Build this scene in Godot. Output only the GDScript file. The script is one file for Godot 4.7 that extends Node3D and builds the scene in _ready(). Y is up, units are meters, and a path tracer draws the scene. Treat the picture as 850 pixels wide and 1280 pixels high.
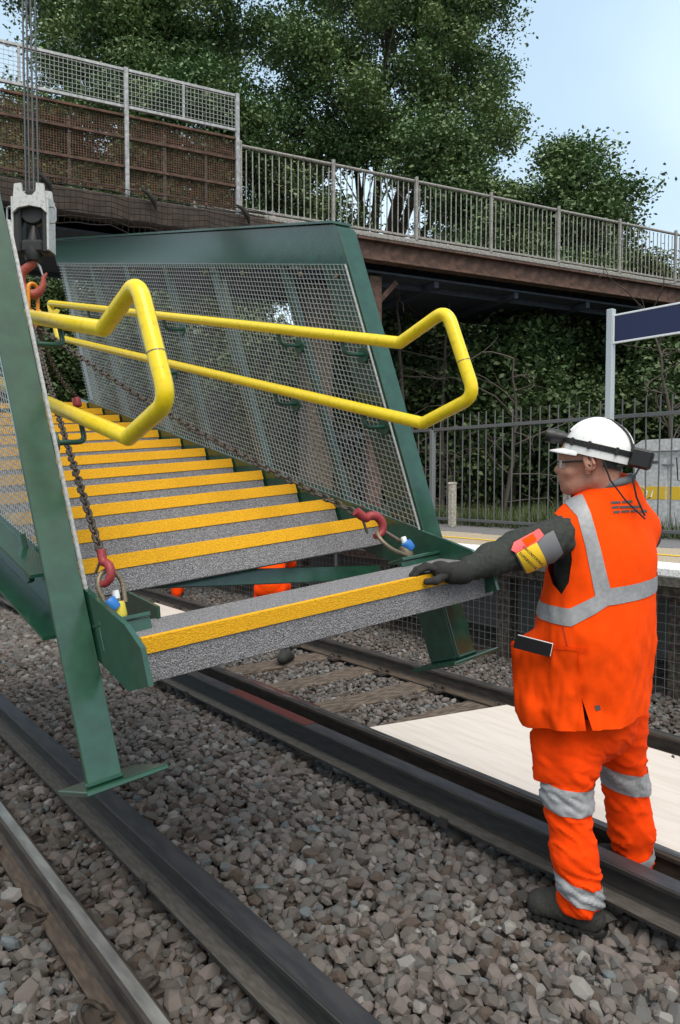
extends Node3D
# Railway lift: a green steel stair flight hangs from a crane hook over two tracks, a worker in orange steadies it.
# World: y up, metres, rails run along z, ballast surface at y = 0.

const PSI := 0.670106
const STAIR_W := 1.3194
const RISE := 0.14762
const GOING := 0.2478
var rng := RandomNumberGenerator.new()
var used := {}
var M := {}
var cam: Camera3D

# ------------------------------------------------------------------ helpers: tree
func numbered(called: String) -> String:
	if not used.has(called):
		used[called] = 0
		return called
	used[called] += 1
	return "%s_%03d" % [called, used[called]]

func thing(called: String, label: String, category: String, at := Transform3D(), group := "") -> Node3D:
	var o := Node3D.new()
	o.name = numbered(called)
	add_child(o)
	o.transform = at
	tag(o, label, category, group)
	return o

func tag(o: Node, label: String, category: String, group := "") -> void:
	o.set_meta("label", label)
	o.set_meta("category", category)
	if group != "":
		o.set_meta("group", group)

func obj(called: String, mesh: Mesh, m: Material, parent: Node = null, at := Transform3D()) -> MeshInstance3D:
	var o := MeshInstance3D.new()
	o.mesh = mesh
	o.material_override = m
	o.transform = at
	if parent == null:
		o.name = numbered(called)
		add_child(o)
	else:
		o.name = called
		parent.add_child(o, true)
	return o

func struct(called: String, mesh: Mesh, m: Material, at := Transform3D()) -> MeshInstance3D:
	var o := obj(called, mesh, m, null, at)
	o.set_meta("kind", "structure")
	return o

func at(v: Vector3, yaw := 0.0) -> Transform3D:
	return Transform3D(Basis(Vector3.UP, yaw), v)

# ------------------------------------------------------------------ helpers: shapes
func S() -> SurfaceTool:
	var st := SurfaceTool.new()
	st.begin(Mesh.PRIMITIVE_TRIANGLES)
	st.set_smooth_group(-1)
	return st

func tri(st: SurfaceTool, a: Vector3, b: Vector3, c: Vector3) -> void:
	st.add_vertex(a); st.add_vertex(c); st.add_vertex(b)

func face(st: SurfaceTool, p: Array, center: Vector3) -> void:
	var n: Vector3 = (p[1] - p[0]).cross(p[2] - p[0])
	var m := Vector3.ZERO
	for q in p:
		m += q
	m /= p.size()
	var flip: bool = n.dot(m - center) < 0.0
	for i in range(1, p.size() - 1):
		if flip:
			tri(st, p[0], p[i + 1], p[i])
		else:
			tri(st, p[0], p[i], p[i + 1])

func done(st: SurfaceTool) -> ArrayMesh:
	st.generate_normals()
	return st.commit()

func box(st: SurfaceTool, c: Vector3, s: Vector3, bv := 0.0, b := Basis()) -> void:
	var h := s * 0.5
	bv = minf(bv, minf(h.x, minf(h.y, h.z)) * 0.9)
	var V := func(sg: Vector3, k: int) -> Vector3:
		var q := Vector3(sg.x * (h.x - bv), sg.y * (h.y - bv), sg.z * (h.z - bv))
		q[k] = sg[k] * h[k]
		return c + b * q
	for k in 3:
		var i := (k + 1) % 3
		var j := (k + 2) % 3
		for s0 in [-1.0, 1.0]:
			var p := []
			for ij in [[-1.0, -1.0], [1.0, -1.0], [1.0, 1.0], [-1.0, 1.0]]:
				var sg := Vector3.ZERO
				sg[k] = s0; sg[i] = ij[0]; sg[j] = ij[1]
				p.append(V.call(sg, k))
			face(st, p, c)
	if bv <= 0.0:
		return
	for k in 3:
		var i := (k + 1) % 3
		var j := (k + 2) % 3
		for si in [-1.0, 1.0]:
			for sj in [-1.0, 1.0]:
				var g0 := Vector3.ZERO
				g0[i] = si; g0[j] = sj; g0[k] = -1.0
				var g1 := g0
				g1[k] = 1.0
				face(st, [V.call(g0, i), V.call(g1, i), V.call(g1, j), V.call(g0, j)], c)
	for x in [-1.0, 1.0]:
		for y in [-1.0, 1.0]:
			for z in [-1.0, 1.0]:
				var sg := Vector3(x, y, z)
				face(st, [V.call(sg, 0), V.call(sg, 1), V.call(sg, 2)], c)

func box_mesh(s: Vector3, bv := 0.0, c := Vector3.ZERO, b := Basis()) -> ArrayMesh:
	var st := S()
	box(st, c, s, bv, b)
	return done(st)

func bar(st: SurfaceTool, a: Vector3, b: Vector3, w: float, t: float, up := Vector3.UP, bv := 0.0) -> void:
	var y := (b - a).normalized()
	var x := y.cross(up).normalized()
	if x.length() < 0.5:
		x = y.cross(Vector3.RIGHT).normalized()
	var z := x.cross(y)
	box(st, (a + b) * 0.5, Vector3(w, a.distance_to(b), t), bv, Basis(x, y, z))

func tube(st: SurfaceTool, pts: Array, rad, sides := 8, closed := false, caps := true) -> void:
	var n := pts.size()
	var rings := []
	var nrm := Vector3.ZERO
	for i in n:
		var t: Vector3
		if closed:
			t = (pts[(i + 1) % n] - pts[(i - 1 + n) % n]).normalized()
		else:
			t = (pts[mini(i + 1, n - 1)] - pts[maxi(i - 1, 0)]).normalized()
		if i == 0:
			nrm = t.cross(Vector3.UP)
			if nrm.length() < 0.2:
				nrm = t.cross(Vector3.RIGHT)
		nrm = (nrm - t * nrm.dot(t)).normalized()
		var bn := t.cross(nrm)
		var r: float = rad[i] if rad is Array or rad is PackedFloat32Array else rad
		var ring := []
		for k in sides:
			var a := TAU * k / sides
			ring.append(pts[i] + (nrm * cos(a) + bn * sin(a)) * r)
		rings.append(ring)
	st.set_smooth_group(1)
	var last := n if closed else n - 1
	for i in last:
		var r0: Array = rings[i]
		var r1: Array = rings[(i + 1) % n]
		var off := 0
		if closed and i == n - 1:
			var best := 1e9
			for k in sides:
				var d: float = r0[0].distance_to(r1[k])
				if d < best:
					best = d; off = k
		var mid: Vector3 = (pts[i] + pts[(i + 1) % n]) * 0.5
		for k in sides:
			face(st, [r0[k], r0[(k + 1) % sides], r1[(k + 1 + off) % sides], r1[(k + off) % sides]], mid)
	st.set_smooth_group(-1)
	if caps and not closed:
		face(st, rings[0], pts[1])
		face(st, rings[n - 1], pts[n - 2])

func tube_mesh(pts: Array, rad, sides := 8, closed := false) -> ArrayMesh:
	var st := S()
	tube(st, pts, rad, sides, closed)
	return done(st)

func prism(st: SurfaceTool, poly: Array, w0: float, w1: float, xf: Transform3D) -> void:
	# outline in (u, v), pushed from w0 to w1 along the third axis of xf
	var pk := PackedVector2Array(poly)
	var area := 0.0
	for i in pk.size():
		area += pk[i].cross(pk[(i + 1) % pk.size()])
	if area < 0.0:
		pk.reverse()
	var right: bool = xf.basis.determinant() > 0.0
	var ids := Geometry2D.triangulate_polygon(pk)
	for k in range(0, ids.size(), 3):
		var t := [pk[ids[k]], pk[ids[k + 1]], pk[ids[k + 2]]]
		if (t[1] - t[0]).cross(t[2] - t[0]) < 0.0:
			t = [t[0], t[2], t[1]]
		var hi := []
		var lo := []
		for q in t:
			hi.append(xf * Vector3(q.x, q.y, maxf(w0, w1)))
			lo.append(xf * Vector3(q.x, q.y, minf(w0, w1)))
		if right:
			tri(st, hi[0], hi[1], hi[2]); tri(st, lo[0], lo[2], lo[1])
		else:
			tri(st, hi[0], hi[2], hi[1]); tri(st, lo[0], lo[1], lo[2])
	for i in pk.size():
		var a := pk[i]
		var b := pk[(i + 1) % pk.size()]
		var a0 := xf * Vector3(a.x, a.y, minf(w0, w1))
		var b0 := xf * Vector3(b.x, b.y, minf(w0, w1))
		var a1 := xf * Vector3(a.x, a.y, maxf(w0, w1))
		var b1 := xf * Vector3(b.x, b.y, maxf(w0, w1))
		if right:
			tri(st, a0, b0, b1); tri(st, a0, b1, a1)
		else:
			tri(st, a0, b1, b0); tri(st, a0, a1, b1)

func prism_mesh(poly: Array, w0: float, w1: float, xf := Transform3D()) -> ArrayMesh:
	var st := S()
	prism(st, poly, w0, w1, xf)
	return done(st)

func rounded(pts: Array, r: float, steps := 6) -> Array:
	# a polyline with its inner corners rounded
	var out := [pts[0]]
	for i in range(1, pts.size() - 1):
		var p: Vector3 = pts[i]
		var a: Vector3 = pts[i - 1] - p
		var b: Vector3 = pts[i + 1] - p
		var half := a.angle_to(b) * 0.5
		var d := minf(r / maxf(tan(half), 0.05), minf(a.length(), b.length()) * 0.48)
		var s := p + a.normalized() * d
		var e := p + b.normalized() * d
		for k in steps + 1:
			var t := float(k) / steps
			out.append(s.lerp(p, t).lerp(p.lerp(e, t), t))
	out.append(pts[-1])
	return out

# ------------------------------------------------------------------ helpers: blended solids (surface nets)
func bone(a: Vector3, b: Vector3, ra: float, rb: float, axis := Vector3.ZERO, squash := 1.0) -> Array:
	return [a, b, ra, rb, axis.normalized(), squash]

func solid(bones: Array, cell: float, k: float, wobble = null) -> Dictionary:
	var lo := Vector3(1e9, 1e9, 1e9)
	var hi := -lo
	for q in bones:
		var r := maxf(q[2], q[3]) + cell * 3.0
		var rv := Vector3(r, r, r)
		lo = lo.min(q[0].min(q[1]) - rv)
		hi = hi.max(q[0].max(q[1]) + rv)
	var nx := int((hi.x - lo.x) / cell) + 2
	var ny := int((hi.y - lo.y) / cell) + 2
	var nz := int((hi.z - lo.z) / cell) + 2
	var f := PackedFloat32Array()
	f.resize(nx * ny * nz)
	f.fill(1.0)
	for q in bones:
		var a: Vector3 = q[0]
		var ab: Vector3 = q[1] - a
		var ra: float = q[2]
		var dr: float = q[3] - ra
		var ax: Vector3 = q[4]
		var sq: float = q[5] - 1.0
		var l2 := maxf(ab.length_squared(), 1e-9)
		var reach := maxf(q[2], q[3]) + maxf(k, cell * 2.5)
		var b0 := (a.min(q[1]) - Vector3(reach, reach, reach) - lo) / cell
		var b1 := (a.max(q[1]) + Vector3(reach, reach, reach) - lo) / cell
		for z in range(maxi(0, int(b0.z)), mini(nz, int(b1.z) + 2)):
			for y in range(maxi(0, int(b0.y)), mini(ny, int(b1.y) + 2)):
				var at_row := (z * ny + y) * nx
				for x in range(maxi(0, int(b0.x)), mini(nx, int(b1.x) + 2)):
					var p := lo + Vector3(x, y, z) * cell - a
					var t := clampf(p.dot(ab) / l2, 0.0, 1.0)
					p -= ab * t
					if sq != 0.0:
						p += ax * (p.dot(ax) * sq)
					var d := p.length() - (ra + dr * t)
					var e := f[at_row + x]
					var h := maxf(k - absf(d - e), 0.0) / k
					f[at_row + x] = minf(d, e) - h * h * k * 0.25
	var ids := {}
	var v := PackedVector3Array()
	var g := PackedVector3Array()
	var step := [1, nx, nx * ny]
	for z in nz - 1:
		for y in ny - 1:
			for x in nx - 1:
				var o := (z * ny + y) * nx + x
				if absf(f[o]) > cell * 2.2:
					continue
				var c := [f[o], f[o + 1], f[o + nx], f[o + nx + 1], f[o + nx * ny], f[o + nx * ny + 1], f[o + nx * ny + nx], f[o + nx * ny + nx + 1]]
				var inside := 0
				for q in c:
					if q < 0.0:
						inside += 1
				if inside == 0 or inside == 8:
					continue
				var sum := Vector3.ZERO
				var cnt := 0
				for e in [[0, 1], [2, 3], [4, 5], [6, 7], [0, 2], [1, 3], [4, 6], [5, 7], [0, 4], [1, 5], [2, 6], [3, 7]]:
					var u: float = c[e[0]]
					var w: float = c[e[1]]
					if (u < 0.0) != (w < 0.0):
						var p0 := Vector3(e[0] & 1, (e[0] >> 1) & 1, e[0] >> 2)
						var p1 := Vector3(e[1] & 1, (e[1] >> 1) & 1, e[1] >> 2)
						sum += p0.lerp(p1, u / (u - w))
						cnt += 1
				ids[o] = v.size()
				v.append(lo + (Vector3(x, y, z) + sum / cnt) * cell)
				g.append(Vector3(c[1] + c[3] + c[5] + c[7] - c[0] - c[2] - c[4] - c[6], c[2] + c[3] + c[6] + c[7] - c[0] - c[1] - c[4] - c[5], c[4] + c[5] + c[6] + c[7] - c[0] - c[1] - c[2] - c[3]).normalized())
	if wobble != null:
		for i in v.size():
			v[i] += g[i] * float(wobble.call(v[i]))
	var tris := PackedInt32Array()
	for o in ids:
		for k3 in 3:
			var s1: int = step[(k3 + 1) % 3]
			var s2: int = step[(k3 + 2) % 3]
			if (f[o] < 0.0) == (f[o + step[k3]] < 0.0):
				continue
			if not (ids.has(o - s1) and ids.has(o - s2) and ids.has(o - s1 - s2)):
				continue
			var q := [ids[o], ids[o - s1], ids[o - s1 - s2], ids[o - s2]]
			var n := (v[q[1]] - v[q[0]]).cross(v[q[2]] - v[q[0]])
			if n.dot(g[q[0]] + g[q[2]]) < 0.0:
				q = [q[0], q[3], q[2], q[1]]
			tris.append_array([q[0], q[1], q[2], q[0], q[2], q[3]])
	return smooth({"v": v, "i": tris})

func smooth(d: Dictionary) -> Dictionary:
	var v: PackedVector3Array = d.v
	var t: PackedInt32Array = d.i
	var n := PackedVector3Array()
	n.resize(v.size())
	for k in range(0, t.size(), 3):
		var c := (v[t[k + 1]] - v[t[k]]).cross(v[t[k + 2]] - v[t[k]])
		n[t[k]] += c; n[t[k + 1]] += c; n[t[k + 2]] += c
	for k in n.size():
		n[k] = n[k].normalized()
	return {"v": v, "i": t, "n": n}

func skin(d: Dictionary, lift := 0.0) -> ArrayMesh:
	var arrays := []
	arrays.resize(Mesh.ARRAY_MAX)
	var v: PackedVector3Array = d.v.duplicate()
	if lift != 0.0:
		for k in v.size():
			v[k] += d.n[k] * lift
	var t: PackedInt32Array = d.i.duplicate()
	for k in range(0, t.size(), 3):
		var s := t[k + 1]
		t[k + 1] = t[k + 2]
		t[k + 2] = s
	arrays[Mesh.ARRAY_VERTEX] = v
	arrays[Mesh.ARRAY_NORMAL] = d.n
	arrays[Mesh.ARRAY_INDEX] = t
	var m := ArrayMesh.new()
	m.add_surface_from_arrays(Mesh.PRIMITIVE_TRIANGLES, arrays)
	return m

func join(parts: Array) -> Dictionary:
	var v := PackedVector3Array()
	var n := PackedVector3Array()
	var t := PackedInt32Array()
	for d in parts:
		var o := v.size()
		v.append_array(d.v)
		n.append_array(d.n)
		for k in d.i:
			t.append(k + o)
	return {"v": v, "n": n, "i": t}

func moved(d: Dictionary, xf: Transform3D) -> Dictionary:
	var v: PackedVector3Array = d.v.duplicate()
	var n: PackedVector3Array = d.n.duplicate()
	for k in v.size():
		v[k] = xf * v[k]
		n[k] = (xf.basis * n[k]).normalized()
	return {"v": v, "n": n, "i": d.i}

func split_poly(p: Array, pl: Plane) -> Array:
	# [the part below the plane, the part above it]; corners are [position, normal]
	var below := []
	var above := []
	for i in p.size():
		var a = p[i]
		var b = p[(i + 1) % p.size()]
		var da := pl.distance_to(a[0])
		var db := pl.distance_to(b[0])
		if da <= 0.0:
			below.append(a)
		else:
			above.append(a)
		if (da <= 0.0) != (db <= 0.0):
			var t := da / (da - db)
			var c = [a[0].lerp(b[0], t), a[1].lerp(b[1], t)]
			below.append(c)
			above.append(c)
	return [below, above]

func clip(d: Dictionary, planes: Array, keep_inside := true) -> Dictionary:
	# keeps what lies below all planes, or all the rest
	var v := PackedVector3Array()
	var n := PackedVector3Array()
	var t := PackedInt32Array()
	var emit := func(p: Array) -> void:
		if p.size() < 3:
			return
		var o := v.size()
		for q in p:
			v.append(q[0]); n.append(q[1].normalized())
		for k in range(1, p.size() - 1):
			t.append(o); t.append(o + k); t.append(o + k + 1)
	for k in range(0, d.i.size(), 3):
		var p := []
		for j in 3:
			var id: int = d.i[k + j]
			p.append([d.v[id], d.n[id]])
		for pl in planes:
			var s := split_poly(p, pl)
			if not keep_inside:
				emit.call(s[1])
			p = s[0]
			if p.size() < 3:
				break
		if keep_inside:
			emit.call(p)
	return {"v": v, "n": n, "i": t}

func cone(pts: Array, apex: Vector3) -> Array:
	# the planes of a pyramid from apex over a convex outline
	var c := Vector3.ZERO
	for q in pts:
		c += q
	c /= pts.size()
	var out := []
	for i in pts.size():
		var pl := Plane(apex, pts[i], pts[(i + 1) % pts.size()])
		if pl.distance_to(c) > 0.0:
			pl = Plane(-pl.normal, -pl.d)
		out.append(pl)
	return out

# ------------------------------------------------------------------ helpers: materials
func lin(c: Color) -> Color:
	return c.linear_to_srgb()

func noise_tex(freq: float, lo: float, hi: float, kind := FastNoiseLite.TYPE_SIMPLEX_SMOOTH, size := 512, sd := 1, octaves := 4, normal := false, bump := 4.0) -> NoiseTexture2D:
	var n := FastNoiseLite.new()
	n.noise_type = kind
	n.frequency = freq
	n.seed = sd
	n.fractal_octaves = octaves
	var t := NoiseTexture2D.new()
	t.width = size
	t.height = size
	t.seamless = true
	t.noise = n
	if normal:
		t.as_normal_map = true
		t.bump_strength = bump
	else:
		var g := Gradient.new()
		g.set_color(0, Color(lo, lo, lo))
		g.set_color(1, Color(hi, hi, hi))
		t.color_ramp = g
	return t

func two_tone(freq: float, a: Color, b: Color, sd := 1, at0 := 0.3, at1 := 0.7, octaves := 5, kind := FastNoiseLite.TYPE_SIMPLEX_SMOOTH) -> NoiseTexture2D:
	var t := noise_tex(freq, 0, 1, kind, 512, sd, octaves)
	var g := Gradient.new()
	g.set_color(0, lin(a)); g.set_offset(0, at0)
	g.set_color(1, lin(b)); g.set_offset(1, at1)
	t.color_ramp = g
	return t

func mat(called: String, c: Color, rough := 0.7, metal := 0.0, tex: Texture2D = null, scale := 1.0, bump: Texture2D = null, depth := 1.0) -> StandardMaterial3D:
	var m := StandardMaterial3D.new()
	m.resource_name = called
	m.albedo_color = lin(c)
	m.roughness = rough
	m.metallic = metal
	m.cull_mode = BaseMaterial3D.CULL_DISABLED
	if tex or bump:
		m.uv1_triplanar = true
		m.uv1_scale = Vector3.ONE * scale
	if tex:
		m.albedo_texture = tex
	if bump:
		m.normal_enabled = true
		m.normal_texture = bump
		m.normal_scale = depth
	M[called] = m
	return m

func speckle(size: int, lo: float, hi: float, sd: int) -> ImageTexture:
	var r := RandomNumberGenerator.new()
	r.seed = sd
	var im := Image.create(size, size, false, Image.FORMAT_RGB8)
	for y in size:
		for x in size:
			var q := r.randf()
			var k := lerpf(lo, hi, q * q * (3.0 - 2.0 * q))
			im.set_pixel(x, y, Color(k, k, k * 1.015))
	return ImageTexture.create_from_image(im)

func materials() -> void:
	var fine := noise_tex(0.06, 0.72, 1.0)
	var soft := noise_tex(0.012, 0.7, 1.0)
	var rough_n := noise_tex(0.05, 0, 1, FastNoiseLite.TYPE_SIMPLEX_SMOOTH, 512, 3, 4, true, 3.0)
	var orange_peel := noise_tex(0.03, 0, 1, FastNoiseLite.TYPE_SIMPLEX_SMOOTH, 512, 5, 3, true, 1.0)
	var cloth_n := noise_tex(0.35, 0, 1, FastNoiseLite.TYPE_VALUE, 512, 9, 2, true, 2.0)
	mat("green_paint", Color(0.018, 0.080, 0.047), 0.22, 0.0, noise_tex(0.02, 0.8, 1.0), 1.3, orange_peel, 0.10)
	M.green_paint.clearcoat_enabled = true
	M.green_paint.clearcoat = 0.6
	M.green_paint.clearcoat_roughness = 0.16
	mat("dark_green_paint", Color(0.012, 0.06, 0.04), 0.35)
	mat("yellow_paint", Color(0.86, 0.64, 0.012), 0.28, 0.0, two_tone(0.02, Color(0.80, 0.79, 0.76), Color(1, 1, 1), 61, 0.15, 0.4), 3.0, orange_peel, 0.08)
	mat("grit", Color(0.40, 0.40, 0.412), 0.9, 0.0, speckle(512, 0.38, 1.0, 4), 1.5, noise_tex(0.4, 0, 1, FastNoiseLite.TYPE_VALUE, 512, 2, 2, true, 4.0), 0.8)
	mat("yellow_grit", Color(0.92, 0.47, 0.004), 0.85, 0.0, speckle(512, 0.72, 1.0, 6), 1.9, noise_tex(0.4, 0, 1, FastNoiseLite.TYPE_VALUE, 512, 7, 2, true, 3.0), 0.6)
	mat("galvanised", Color(0.42, 0.44, 0.45), 0.5, 0.35, soft, 2.0)
	mat("pale_steel", Color(0.46, 0.48, 0.485), 0.45, 0.2, fine, 2.0)
	mat("black_end", Color(0.012, 0.012, 0.013), 0.6)
	mat("rail_rust", Color(1, 1, 1), 0.75, 0.1, two_tone(0.02, Color(0.028, 0.022, 0.018), Color(0.055, 0.041, 0.031), 4), 2.5)
	mat("rail_top", Color(1, 1, 1), 0.38, 0.7, two_tone(0.01, Color(0.10, 0.10, 0.105), Color(0.20, 0.20, 0.20), 8), 1.4)
	mat("rail_shiny", Color(0.44, 0.44, 0.42), 0.32, 0.5, soft, 1.5)
	mat("conductor", Color(1, 1, 1), 0.45, 0.35, two_tone(0.012, Color(0.042, 0.044, 0.050), Color(0.062, 0.063, 0.068), 12), 1.2)
	mat("conductor_side", Color(1, 1, 1), 0.75, 0.0, two_tone(0.02, Color(0.020, 0.019, 0.018), Color(0.032, 0.030, 0.027), 13), 1.6)
	mat("rail_foot_dust", Color(1, 1, 1), 0.9, 0.0, two_tone(0.03, Color(0.050, 0.046, 0.040), Color(0.082, 0.076, 0.066), 14), 2.0)
	mat("rail_foot_rust", Color(1, 1, 1), 0.85, 0.0, two_tone(0.03, Color(0.050, 0.036, 0.026), Color(0.090, 0.066, 0.048), 15), 2.0)
	mat("red_mark", Color(0.16, 0.035, 0.028), 0.55, 0.0, noise_tex(0.03, 0.45, 1.0), 6.0)
	mat("sleeper_wood", Color(1, 1, 1), 0.9, 0.0, two_tone(0.02, Color(0.05, 0.038, 0.03), Color(0.15, 0.115, 0.085), 17), 2.5, rough_n, 1.0)
	M.sleeper_wood.uv1_scale = Vector3(0.6, 4.0, 4.0)
	mat("plywood", Color(0.86, 0.86, 0.87), 0.75, 0.0, two_tone(0.008, Color(0.655, 0.585, 0.515), Color(0.71, 0.65, 0.585), 21, 0.2, 0.6), 1.0)
	M.plywood.uv1_scale = Vector3(3.1, 3.1, 0.37)
	mat("dirt", Color(1, 1, 1), 0.95, 0.0, two_tone(0.02, Color(0.035, 0.03, 0.025), Color(0.10, 0.085, 0.07), 22), 1.0, rough_n, 1.0)
	mat("grass_ground", Color(1, 1, 1), 0.95, 0.0, two_tone(0.02, Color(0.03, 0.05, 0.012), Color(0.075, 0.085, 0.03), 23), 0.7)
	mat("bridge_rust", Color(1, 1, 1), 0.8, 0.1, two_tone(0.012, Color(0.060, 0.034, 0.025), Color(0.115, 0.064, 0.046), 24), 0.9, rough_n, 0.4)
	mat("bridge_dark", Color(0.095, 0.07, 0.058), 0.85, 0.0, soft, 1.0)
	mat("bridge_panel", Color(1, 1, 1), 0.85, 0.0, two_tone(0.02, Color(0.055, 0.030, 0.020), Color(0.12, 0.060, 0.037), 25), 0.8)
	mat("bridge_rail", Color(1, 1, 1), 0.65, 0.1, two_tone(0.03, Color(0.17, 0.165, 0.15), Color(0.31, 0.30, 0.28), 26, 0.25, 0.6), 1.6)
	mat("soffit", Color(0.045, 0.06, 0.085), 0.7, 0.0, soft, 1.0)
	mat("netting", Color(0.02, 0.018, 0.016), 0.9)
	mat("fence_paint", Color(0.15, 0.155, 0.16), 0.5, 0.0, fine, 3.0)
	mat("fence_post", Color(0.28, 0.295, 0.30), 0.5, 0.2, fine, 3.0)
	mat("concrete", Color(1, 1, 1), 0.9, 0.0, two_tone(0.03, Color(0.26, 0.245, 0.215), Color(0.42, 0.39, 0.34), 27), 1.3, rough_n, 0.4)
	mat("paving", Color(1, 1, 1), 0.9, 0.0, two_tone(0.05, Color(0.30, 0.25, 0.18), Color(0.44, 0.37, 0.275), 28), 1.3, rough_n, 0.4)
	mat("asphalt", Color(1, 1, 1), 0.95, 0.0, two_tone(0.2, Color(0.10, 0.10, 0.105), Color(0.22, 0.22, 0.225), 29), 1.5, rough_n, 0.5)
	mat("white_paint", Color(1, 1, 1), 0.8, 0.0, two_tone(0.03, Color(0.48, 0.46, 0.42), Color(0.80, 0.81, 0.81), 30, 0.22, 0.42), 2.2, rough_n, 0.5)
	mat("timber", Color(1, 1, 1), 0.9, 0.0, two_tone(0.02, Color(0.05, 0.04, 0.03), Color(0.12, 0.095, 0.07), 31), 1.5, rough_n, 0.7)
	mat("void_wall", Color(0.17, 0.155, 0.14), 0.95, 0.0, fine, 1.5)
	mat("sign_blue", Color(0.008, 0.013, 0.062), 0.4)
	mat("sign_grey", Color(0.42, 0.47, 0.50), 0.45, 0.1)
	mat("sign_white", Color(0.72, 0.75, 0.78), 0.5)
	mat("cabinet_grey", Color(0.78, 0.80, 0.81), 0.6, 0.0, noise_tex(0.02, 0.78, 1.0), 1.6)
	mat("cabinet_yellow", Color(0.82, 0.53, 0.03), 0.6)
	mat("black_plastic", Color(0.014, 0.014, 0.015), 0.45)
	mat("black_rubber", Color(0.022, 0.022, 0.021), 0.8)
	mat("bark", Color(1, 1, 1), 0.95, 0.0, two_tone(0.03, Color(0.05, 0.042, 0.032), Color(0.14, 0.118, 0.092), 33), 2.5, rough_n, 1.0)
	mat("twig", Color(0.075, 0.062, 0.052), 0.95)
	mat("chain_steel", Color(1, 1, 1), 0.55, 0.45, two_tone(0.05, Color(0.045, 0.038, 0.034), Color(0.13, 0.105, 0.085), 35), 6.0)
	mat("shackle_steel", Color(1, 1, 1), 0.5, 0.5, two_tone(0.05, Color(0.14, 0.11, 0.075), Color(0.30, 0.25, 0.18), 36), 8.0)
	mat("hook_red", Color(1, 1, 1), 0.5, 0.0, two_tone(0.05, Color(0.13, 0.02, 0.02), Color(0.30, 0.03, 0.035), 37, 0.2, 0.45), 6.0)
	mat("crane_red", Color(1, 1, 1), 0.5, 0.0, two_tone(0.03, Color(0.22, 0.05, 0.035), Color(0.45, 0.085, 0.06), 38), 6.0)
	mat("link_orange", Color(1, 1, 1), 0.45, 0.0, two_tone(0.03, Color(0.35, 0.13, 0.015), Color(0.75, 0.28, 0.015), 39, 0.2, 0.45), 6.0)
	mat("block_white", Color(1, 1, 1), 0.5, 0.0, two_tone(0.02, Color(0.34, 0.36, 0.35), Color(0.50, 0.52, 0.51), 40, 0.2, 0.4), 3.0)
	mat("block_black", Color(0.018, 0.018, 0.02), 0.5, 0.0, fine, 4.0)
	mat("rope_steel", Color(0.10, 0.105, 0.11), 0.5, 0.5)
	mat("lug_blue", Color(0.02, 0.16, 0.50), 0.4)
	mat("lug_yellow", Color(0.60, 0.50, 0.05), 0.5)
	mat("lug_white", Color(0.75, 0.77, 0.76), 0.5)
	# cloth
	mat("orange_cloth", Color(0.95, 0.072, 0.002), 0.95, 0.0, noise_tex(0.03, 0.95, 1.0), 2.0, cloth_n, 0.2)
	mat("orange_cloth_trousers", Color(0.93, 0.060, 0.002), 0.95, 0.0, noise_tex(0.02, 0.93, 1.0), 2.0, cloth_n, 0.2)
	mat("orange_trim", Color(0.95, 0.12, 0.02), 0.8)
	mat("orange_trim_dark", Color(0.45, 0.03, 0.004), 0.9)
	mat("reflective", Color(0.34, 0.35, 0.37), 0.5, 0.1, noise_tex(0.03, 0.85, 1.0), 3.0, cloth_n, 0.3)
	mat("jumper", Color(0.056, 0.062, 0.057), 0.95, 0.0, noise_tex(0.03, 0.75, 1.0), 3.0, cloth_n, 0.6)
	mat("collar_grey", Color(0.14, 0.15, 0.16), 0.9)
	mat("glove", Color(0.050, 0.051, 0.050), 0.9, 0.0, noise_tex(0.05, 0.7, 1.0), 6.0, cloth_n, 0.8)
	mat("boot", Color(0.065, 0.064, 0.058), 0.7, 0.0, noise_tex(0.04, 0.6, 1.0), 5.0, rough_n, 0.4)
	mat("boot_sole", Color(0.045, 0.046, 0.044), 0.9, 0.0, noise_tex(0.05, 0.6, 1.0), 6.0)
	mat("skin", Color(0.56, 0.27, 0.19), 0.55, 0.0, noise_tex(0.03, 0.86, 1.0), 5.0)
	M.skin.subsurf_scatter_enabled = true
	M.skin.subsurf_scatter_strength = 0.1
	mat("hair", Color(0.14, 0.13, 0.12), 0.9)
	mat("helmet_white", Color(1, 1, 1), 0.35, 0.0, two_tone(0.02, Color(0.68, 0.66, 0.61), Color(0.80, 0.81, 0.82), 43, 0.2, 0.35), 3.0)
	mat("band_pink", Color(0.95, 0.10, 0.10), 0.6)
	mat("band_yellow", Color(0.85, 0.55, 0.02), 0.6)
	mat("print_black", Color(0.012, 0.012, 0.014), 0.7)
	mat("print_grey", Color(0.09, 0.07, 0.065), 0.8)
	mat("paper", Color(0.75, 0.76, 0.77), 0.8)
	mat("lens", Color(0.02, 0.022, 0.02), 0.1)
	mat("blue_cloth", Color(0.05, 0.065, 0.09), 0.85)
	for q in ["orange_cloth", "orange_cloth_trousers", "jumper", "glove", "print_black", "boot", "boot_sole"]:
		M[q].metallic_specular = 0.25
	for q in ["rail_rust", "rail_top", "rail_shiny", "conductor", "conductor_side", "rail_foot_dust", "rail_foot_rust"]:
		M[q].uv1_scale = Vector3(3.0, 3.0, 0.6)
	M.clear_lens = mat("clear_lens", Color(0.6, 0.62, 0.6, 0.22), 0.05)
	M.clear_lens.transparency = BaseMaterial3D.TRANSPARENCY_ALPHA
	# ballast stones: six base tones, grain in the texture
	var grain := noise_tex(0.07, 0.5, 1.05, FastNoiseLite.TYPE_SIMPLEX_SMOOTH, 512, 51, 5)
	M.stone_tones = []
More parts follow.
